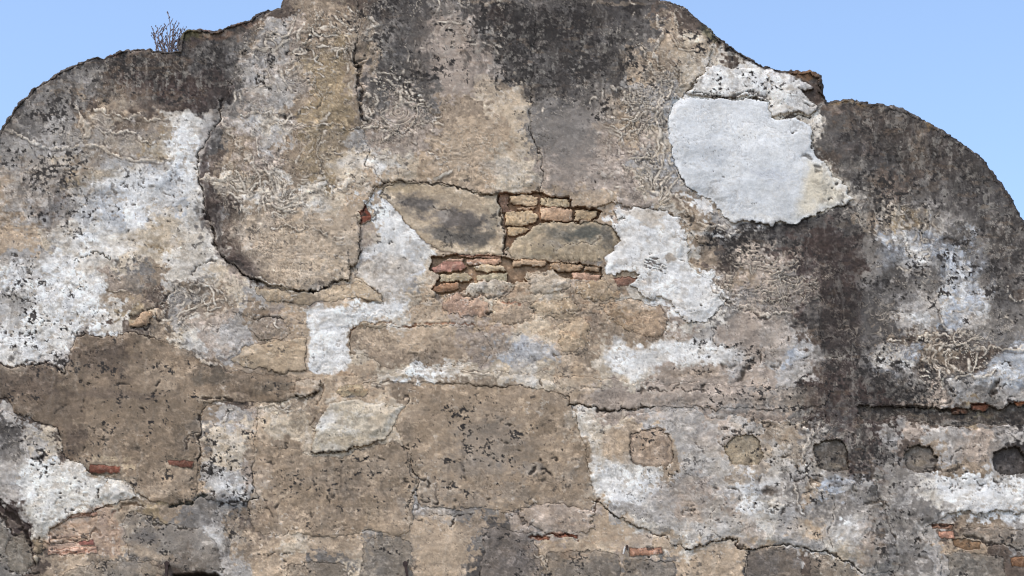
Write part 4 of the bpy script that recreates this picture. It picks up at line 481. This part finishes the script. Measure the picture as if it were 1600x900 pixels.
# short wandering cracks
cn = np.abs(fbm(30, 22, 291, 3, .5, 10*VX, 10*VY)); cm = (1-sm(.008, .05, cn))*sm(.5, 1.3, fbm(50, 40, 301, 2)); M(cm*.5*(.4+amp*.6), (66, 56, 48)); H -= .006*cm
# rain streaks hanging from the rim and from dirty patches
sv = fbm(7, 120, 321, 3, .6, 4*WX); M(sm(.2, 1.6, sv)*np.clip(K['lich']*1.3, 0, .75)*.55*(fbm(60, 60, 325, 2) > -.6), (58, 53, 51)); M(sm(.9, 1.9, -sv)*.16*amp, (190, 184, 176))
# thin chips of limewash: crisp little islands and holes
ch = fbm(8, 6.5, 331, 4, .62); cg = sm(-.4, .8, fbm(46, 36, 335, 3)); LC2 = C.mean(-1)/255
mh = sm(1.0, 1.12, ch)*sm(.60, .70, LC2)*cg*amp; M(mh*.6, (158, 143, 126)); H -= .003*mh
mi = sm(1.25, 1.36, -ch)*sm(.42, .55, LC2)*cg*amp; M(mi*.5, (204, 198, 190)); H += .003*mi
# local contrast: sharpens the colour against its blurred surroundings
def box(a, r):
    p = np.pad(a, ((r+1, r), (r+1, r), (0, 0)), mode='edge').cumsum(0).cumsum(1); n = 2*r+1
    return (p[n:, n:]-p[:-n, n:]-p[n:, :-n]+p[:-n, :-n])/(n*n)
C64 = C.astype(np.float64); C = (C64+.42*(C64-box(C64, 1))+.30*(C64-box(C64, 4))).astype(np.float32); C = np.clip(C, 26, 236)
# broad unevenness of the hand laid surface
H += .007*fbm(90, 70, 311, 3)+.0024*g3*amp+.0012*g2*amp+.0005*g1*amp
lum = C.mean(-1, keepdims=True); C = np.clip(lum+.86*(C-lum), 18, 240)
#PAINT_END
# ------------------------------------------------------------------ materials
def lin(c):
    c = np.asarray(c, np.float32)/255.; return np.where(c <= .04045, c/12.92, ((c+.055)/1.055)**2.4)
def newmat(name):
    m = bpy.data.materials.new(name); m.use_nodes = True; n = m.node_tree.nodes; b = n['Principled BSDF']
    b.inputs['Roughness'].default_value = .93; b.inputs['Specular IOR Level'].default_value = .2
    return m, m.node_tree, b
def wall_material(name, grain, bump, scale=1.0, contrast=.24):
    m, t, b = newmat(name); N = t.nodes.new; L = t.links.new
    at = N('ShaderNodeAttribute'); at.attribute_name = 'Col'; tc = N('ShaderNodeTexCoord')
    n1 = N('ShaderNodeTexNoise'); n1.inputs['Scale'].default_value = 95*scale; n1.inputs['Detail'].default_value = 4; n1.inputs['Roughness'].default_value = .7
    n2 = N('ShaderNodeTexNoise'); n2.inputs['Scale'].default_value = 26*scale; n2.inputs['Detail'].default_value = 5; n2.inputs['Roughness'].default_value = .65
    L(tc.outputs['Object'], n1.inputs[0]); L(tc.outputs['Object'], n2.inputs[0])
    ad = N('ShaderNodeMath'); ad.operation = 'ADD'; L(n1.outputs[0], ad.inputs[0]); L(n2.outputs[0], ad.inputs[1])
    mr = N('ShaderNodeMapRange'); mr.inputs[1].default_value = .6; mr.inputs[2].default_value = 1.4; mr.inputs[3].default_value = 1-contrast*grain; mr.inputs[4].default_value = 1+contrast*grain
    L(ad.outputs[0], mr.inputs[0])
    vm = N('ShaderNodeVectorMath'); vm.operation = 'SCALE'; L(at.outputs['Color'], vm.inputs[0]); L(mr.outputs[0], vm.inputs['Scale'])
    L(vm.outputs[0], b.inputs['Base Color'])
    bp = N('ShaderNodeBump'); bp.inputs['Strength'].default_value = bump; bp.inputs['Distance'].default_value = .006; L(ad.outputs[0], bp.inputs['Height']); L(bp.outputs[0], b.inputs['Normal'])
    return m
def flat_material(name, col, rough=.8, var=.25, scale=40):
    m, t, b = newmat(name); N = t.nodes.new; L = t.links.new
    tc = N('ShaderNodeTexCoord'); n = N('ShaderNodeTexNoise'); n.inputs['Scale'].default_value = scale; n.inputs['Detail'].default_value = 5; L(tc.outputs['Object'], n.inputs[0])
    r = N('ShaderNodeValToRGB'); c = lin(col)
    r.color_ramp.elements[0].position = .3; r.color_ramp.elements[0].color = (*(c*(1-var)), 1); r.color_ramp.elements[1].position = .7; r.color_ramp.elements[1].color = (*(c*(1+var)), 1)
    L(n.outputs[0], r.inputs[0]); L(r.outputs[0], b.inputs['Base Color']); b.inputs['Roughness'].default_value = rough
    bp = N('ShaderNodeBump'); bp.inputs['Strength'].default_value = .4; bp.inputs['Distance'].default_value = .01; L(n.outputs[0], bp.inputs['Height']); L(bp.outputs[0], b.inputs['Normal'])
    return m
MATS = dict(plaster=wall_material('lime_plaster', 1, .32), brick=wall_material('fired_brick', .9, .6, 1.5), stone=wall_material('old_stone', 1.1, .6, 1.2))
M_iron = flat_material('rusty_iron', (58, 46, 42), .7); M_weed = flat_material('dry_stalk', (128, 114, 110), .9); M_seed = flat_material('seed_heads', (104, 92, 92), .95)
M_ground = flat_material('ground_paving', (128, 122, 112), .9, .18, 3); M_white = flat_material('flaked_white_paint', (205, 200, 192), .7, .15, 60)
# ------------------------------------------------------------------ wall coordinates
FPX = FOCAL/36*1600; cP, sP = math.cos(PITCH), math.sin(PITCH)
def to_wall(u, v):
    dx = (u-800)/FPX; dy = (450-v)/FPX; k = CAM_D/(cP-dy*sP)
    return dx*k, CAM_H+k*(sP+dy*cP)
def thing(name, label, cat, loc=(0, 0, 0), group=None):
    o = bpy.data.objects.new(name, None); COL.objects.link(o); o.location = loc; o.empty_display_size = .1
    o['label'] = label; o['category'] = cat
    if group: o['group'] = group
    return o
def mesh_object(name, verts, faces, mat, parent=None, loc=None, smooth=False):
    me = bpy.data.meshes.new(name); me.from_pydata([tuple(v) for v in verts], [], faces); me.materials.append(mat)
    if smooth: me.polygons.foreach_set('use_smooth', [True]*len(me.polygons))
    me.update(); o = bpy.data.objects.new(name, me); COL.objects.link(o)
    if parent: o.parent = parent
    if loc: o.location = loc
    return o
# pull the ragged silhouette vertices onto the true outline, so that the rim is not stepped
gy_, gx_ = np.gradient(DOUT); gx_ = gx_/np.gradient(ax)[None, :]; gy_ = gy_/np.gradient(ay)[:, None]
inside = DOUT[:-1, :-1]+DOUT[1:, :-1]+DOUT[:-1, 1:]+DOUT[1:, 1:] > 0
pad_in = np.zeros((NY+1, NX+1), int); pad_in[1:-1, 1:-1] = inside
cnt = pad_in[:-1, :-1]+pad_in[1:, :-1]+pad_in[:-1, 1:]+pad_in[1:, 1:]
edge = (cnt > 0) & (cnt < 4) & (np.abs(DOUT) < 3)
gl = np.maximum(gx_**2+gy_**2, .3); stp = np.where(edge, np.clip(DOUT/gl, -1.2, 1.2), 0)
XD = X-stp*gx_; YD = Y-stp*gy_
WXX, WZZ = to_wall(XD, YD)
LC_ = LAB[:-1, :-1].copy(); LC_[~inside] = -1
# near the silhouette the face rolls back
H -= (.05*(1-sm(0, 9, DOUT))**2*(Y < 1000)).astype(np.float32)
COLR = np.ones(X.shape+(4,), np.float32)
TINT = np.array([1.02, .97, .88], np.float32)
COLR[..., :3] = np.clip(lin(C)*TINT, .008, .82)
HP = np.array([p['h'] for p in PIECES], np.float32); HT = HP[LAB]+H
wall = thing('ruined_gable_wall', 'tall weathered church gable wall with peeling plaster, exposed bricks and a scrolled top against the sky', 'wall')
def build(k):
    ii, jj = np.nonzero(LC_ == k)
    if len(ii) < 6: return None
    base = np.stack([ii*NX+jj, (ii+1)*NX+jj, (ii+1)*NX+jj+1, ii*NX+jj+1], 1)
    used, inv = np.unique(base, return_inverse=True); inv = inv.reshape(base.shape)
    i0, i1, j0, j1 = max(ii.min()-1, 0), ii.max()+3, max(jj.min()-1, 0), jj.max()+3
    T = HT[i0:i1, j0:j1]; mk = (LAB[i0:i1, j0:j1] == k).astype(np.float32); Tm = np.pad(T*mk, 1); Mm = np.pad(mk, 1)
    ss = sum(Tm[a:a+T.shape[0], b:b+T.shape[1]] for a in range(3) for b in range(3)); cc = sum(Mm[a:a+T.shape[0], b:b+T.shape[1]] for a in range(3) for b in range(3))
    own = np.where(mk > 0, T, np.where(cc > 0, ss/np.maximum(cc, 1), T))
    hh = own[used//NX-i0, used % NX-j0]
    vx = WXX.ravel()[used]; vz = WZZ.ravel()[used]
    V = [np.stack([vx, -hh, vz], 1)]; F = [inv]; CC = [COLR.reshape(-1, 4)[used]]; n = len(used)
    Lp = np.full((NY+1, NX+1), -1); Lp[1:NY, 1:NX] = LC_
    hp = np.append(HP, 0)
    look = np.full(NY*NX, -1, np.int64); look[used] = np.arange(n)
    for di, dj, a, b in ((-1, 0, 3, 0), (1, 0, 1, 2), (0, -1, 0, 1), (0, 1, 2, 3)):
        nb = Lp[ii+1+di, jj+1+dj]; m = nb != k
        if not m.any(): continue
        A, B = inv[m, a], inv[m, b]; nbm = nb[m]
        low = nbm
        # only where this piece stands above its neighbour or at the silhouette
        r = len(A)
        def back(I):
            v = V[0][I].copy(); gi = used[I]; nbh = np.minimum.reduce([HT.ravel()[np.clip(gi+o_, 0, NX*NY-1)] for o_ in (0, -1, 1, -NX, NX, -NX-1)])
            v[:, 1] = np.where(low < 0, .85, -(np.minimum(nbh, hh[I])-.012)); return v
        V += [back(A), back(B)]; CC += [CC[0][A], CC[0][B]]
        ia = n+np.arange(r); ib = n+r+np.arange(r); n += 2*r
        F.append(np.stack([B, A, ia, ib], 1))
    V = np.concatenate(V); F = np.concatenate(F); CC = np.concatenate(CC)
    org = np.array([V[:, 0].mean(), 0, V[:, 2].mean()]) if k else np.zeros(3)
    V = V-org
    me = bpy.data.meshes.new(PIECES[k]['name']); me.vertices.add(len(V)); me.vertices.foreach_set('co', V.astype(np.float32).ravel())
    me.loops.add(F.size); me.loops.foreach_set('vertex_index', F.astype(np.int32).ravel())
    me.polygons.add(len(F)); me.polygons.foreach_set('loop_start', np.arange(0, F.size, 4, dtype=np.int32))
    me.update(calc_edges=True)
    sf = np.ones(len(F), bool); sf[len(inv):] = False; me.polygons.foreach_set('use_smooth', sf)
    at = me.color_attributes.new('Col', 'FLOAT_COLOR', 'POINT'); at.data.foreach_set('color', CC.astype(np.float32).ravel())
    me.materials.append(MATS[PIECES[k]['mat']]); me.update()
    o = bpy.data.objects.new(PIECES[k]['name'], me); COL.objects.link(o); o.parent = wall; o.location = tuple(org)
    if PIECES[k]['label']: o['label'] = PIECES[k]['label']
    return o
PIECES[0]['name'] = 'masonry_face'
for k in range(len(PIECES)): build(k)
op = [(u, v) for u, v in OUT]; bw = [to_wall(u, v) for u, v in op]
mesh_object('masonry_back', [(x, .85, z) for x, z in bw], [list(range(len(bw)))[::-1]], M_ground, wall)
# ------------------------------------------------------------------ ground
g = mesh_object('ground', [(-600, -600, 0), (600, -600, 0), (600, 600, 0), (-600, 600, 0)], [(0, 1, 2, 3)], M_ground); g['kind'] = 'structure'; g['label'] = 'open paved ground in front of the wall'
# ------------------------------------------------------------------ tubes for stalks and iron
def tube(pts, rad, n=5):
    V, F = [], []
    for i, p in enumerate(pts):
        p = Vector(p); t = (Vector(pts[min(i+1, len(pts)-1)])-Vector(pts[max(i-1, 0)])).normalized()
        a = t.orthogonal().normalized(); b = t.cross(a)
        for q in range(n):
            an = 2*math.pi*q/n; V.append(p+(a*math.cos(an)+b*math.sin(an))*rad[i])
    for i in range(len(pts)-1):
        for q in range(n): F.append((i*n+q, i*n+(q+1) % n, (i+1)*n+(q+1) % n, (i+1)*n+q))
    F.append(tuple(range(n))[::-1]); F.append(tuple(range((len(pts)-1)*n, len(pts)*n)))
    return V, F
def join(parts):
    V, F = [], []
    for v, f in parts:
        o = len(V); V += v; F += [tuple(i+o for i in q) for q in f]
    return V, F
def seedhead(p, r, rnd):
    V = [Vector(p)+Vector((rnd.uniform(-.3, .3)*r, rnd.uniform(-.3, .3)*r, s*r*1.6)) for s in (-1, 1)]
    V += [Vector(p)+Vector((math.cos(a)*r, math.sin(a)*r, rnd.uniform(-.3, .3)*r)) for a in (0, 1.6, 3.1, 4.7)]
    return V, [(0, 3, 2), (0, 4, 3), (0, 5, 4), (0, 2, 5), (1, 2, 3), (1, 3, 4), (1, 4, 5), (1, 5, 2)]
rnd = random.Random(5); SEEDS = []
bx, bz = to_wall(264, 79)
weed = thing('dry_weed', 'dry purplish grey weed growing on top of the wall beside the mossy coping bump', 'weed', (bx, .1, bz-.02))
def stalk(u0, u1, v1, bend, thick, twigs):
    x0 = to_wall(u0, 82)[0]-bx; x1, z1 = to_wall(u1, v1); x1 -= bx; z1 -= bz-.02
    y1 = rnd.uniform(-.08, .12); pts = []; n = 7
    for i in range(n):
        t = i/(n-1); pts.append((x0+(x1-x0)*t**1.3+bend*math.sin(t*math.pi)*.03+rnd.uniform(-.004, .004), y1*t, -.01+(z1+.01)*t+rnd.uniform(-.003, .003)))
    thick *= 1.05 if twigs else 1
    pr = [tube(pts, [thick*(1-.6*i/(n-1)) for i in range(n)])]; sp = []
    for q in range(twigs):
        i = rnd.randint(2, n-1); p = Vector(pts[i]); s = rnd.choice((-1, 1)); l = rnd.uniform(.02, .06)
        e = p+Vector((s*l*rnd.uniform(.3, .8), rnd.uniform(-.02, .02), l)); pr.append(tube([p, (p+e)/2+Vector((0, 0, -.003)), e], [thick*.6, thick*.5, thick*.3], 4))
        for r in range(rnd.randint(1, 2)): sp.append(seedhead(p.lerp(e, rnd.uniform(.5, 1.05)), rnd.uniform(.004, .0065), rnd))
    for r in range(2): sp.append(seedhead(Vector(pts[-1])+Vector((rnd.uniform(-.006, .006), 0, rnd.uniform(-.02, .004))), .006, rnd))
    v, f = join(pr); o = mesh_object('stalk', v, f, M_weed, weed); SEEDS.extend((x0v, fv) for x0v, fv in sp)
for a in [(252, 236, 38, -1, .005, 7), (254, 242, 34, -.6, .005, 7), (256, 238, 60, -.8, .004, 5), (258, 250, 48, 0, .005, 6), (260, 264, 24, .3, .006, 9), (262, 266, 30, .2, .006, 9), (264, 267, 40, 0, .006, 7), (266, 277, 32, .8, .005, 6), (268, 276, 44, .6, .0045, 6), (262, 256, 44, -.3, .0045, 5), (258, 244, 46, -.5, .0045, 5), (268, 272, 56, 0, .004, 5), (272, 280, 60, .3, .004, 4), (276, 282, 70, 0, .004, 3), (266, 260, 60, 0, .004, 5), (250, 240, 62, -.5, .0035, 4), (256, 250, 40, -.4, .004, 7), (260, 258, 36, 0, .004, 7), (264, 271, 38, .3, .004, 7), (268, 281, 44, .6, .004, 6), (254, 238, 46, -.9, .004, 6), (262, 262, 50, 0, .004, 7), (270, 276, 54, .2, .004, 6), (257, 246, 58, -.3, .004, 6), (272, 284, 58, .7, .0035, 4), (259, 253, 64, 0, .004, 6), (266, 273, 62, 0, .004, 6)]: stalk(*a)
v, f = join(SEEDS); o = mesh_object('seed_heads', v, f, M_seed, weed); o['kind'] = 'stuff'
# small dry tufts elsewhere along the rim would be too small to see: none in the photograph
def spike(u, v, length, lean, label):
    x, z = to_wall(u, v); t = thing('iron_spike', label, 'iron spike', (x, -.02, z), 'old iron spikes in the bottom course')
    v_, f_ = tube([(0, .06, .0), (0, -.035, .0), (lean*.1, -.05, -.012), (lean*.5, -.052, -length*.5), (lean, -.05, -length)], [.015, .016, .016, .013, .009], 4); mesh_object('shank', v_, f_, M_iron, t)
    v_, f_ = tube([(0, -.03, .004), (0, -.062, .004)], [.021, .02], 6); mesh_object('spike_head', v_, f_, M_iron, t)
spike(263, 884, .16, .002, 'thin straight iron spike at the dark slot on the bottom edge')
spike(634, 884, .16, .03, 'bent iron spike in front of the grey block near the middle')
x, z = to_wall(976, 856); t = thing('pipe_stub', 'short white flaking pipe stub beside a pinkish brick in the bottom course', 'pipe', (x, -.0, z))
v_, f_ = tube([(.0, .05, .0), (.0, -.015, .0), (-.004, -.026, -.012), (-.012, -.026, -.05)], [.007, .008, .008, .006], 8); mesh_object('pipe', v_, f_, M_white, t)
v_, f_ = tube([(.016, .04, .01), (.016, -.02, .01), (.016, -.024, -.02)], [.010, .010, .006], 6); mesh_object('bracket', v_, f_, M_iron, t)
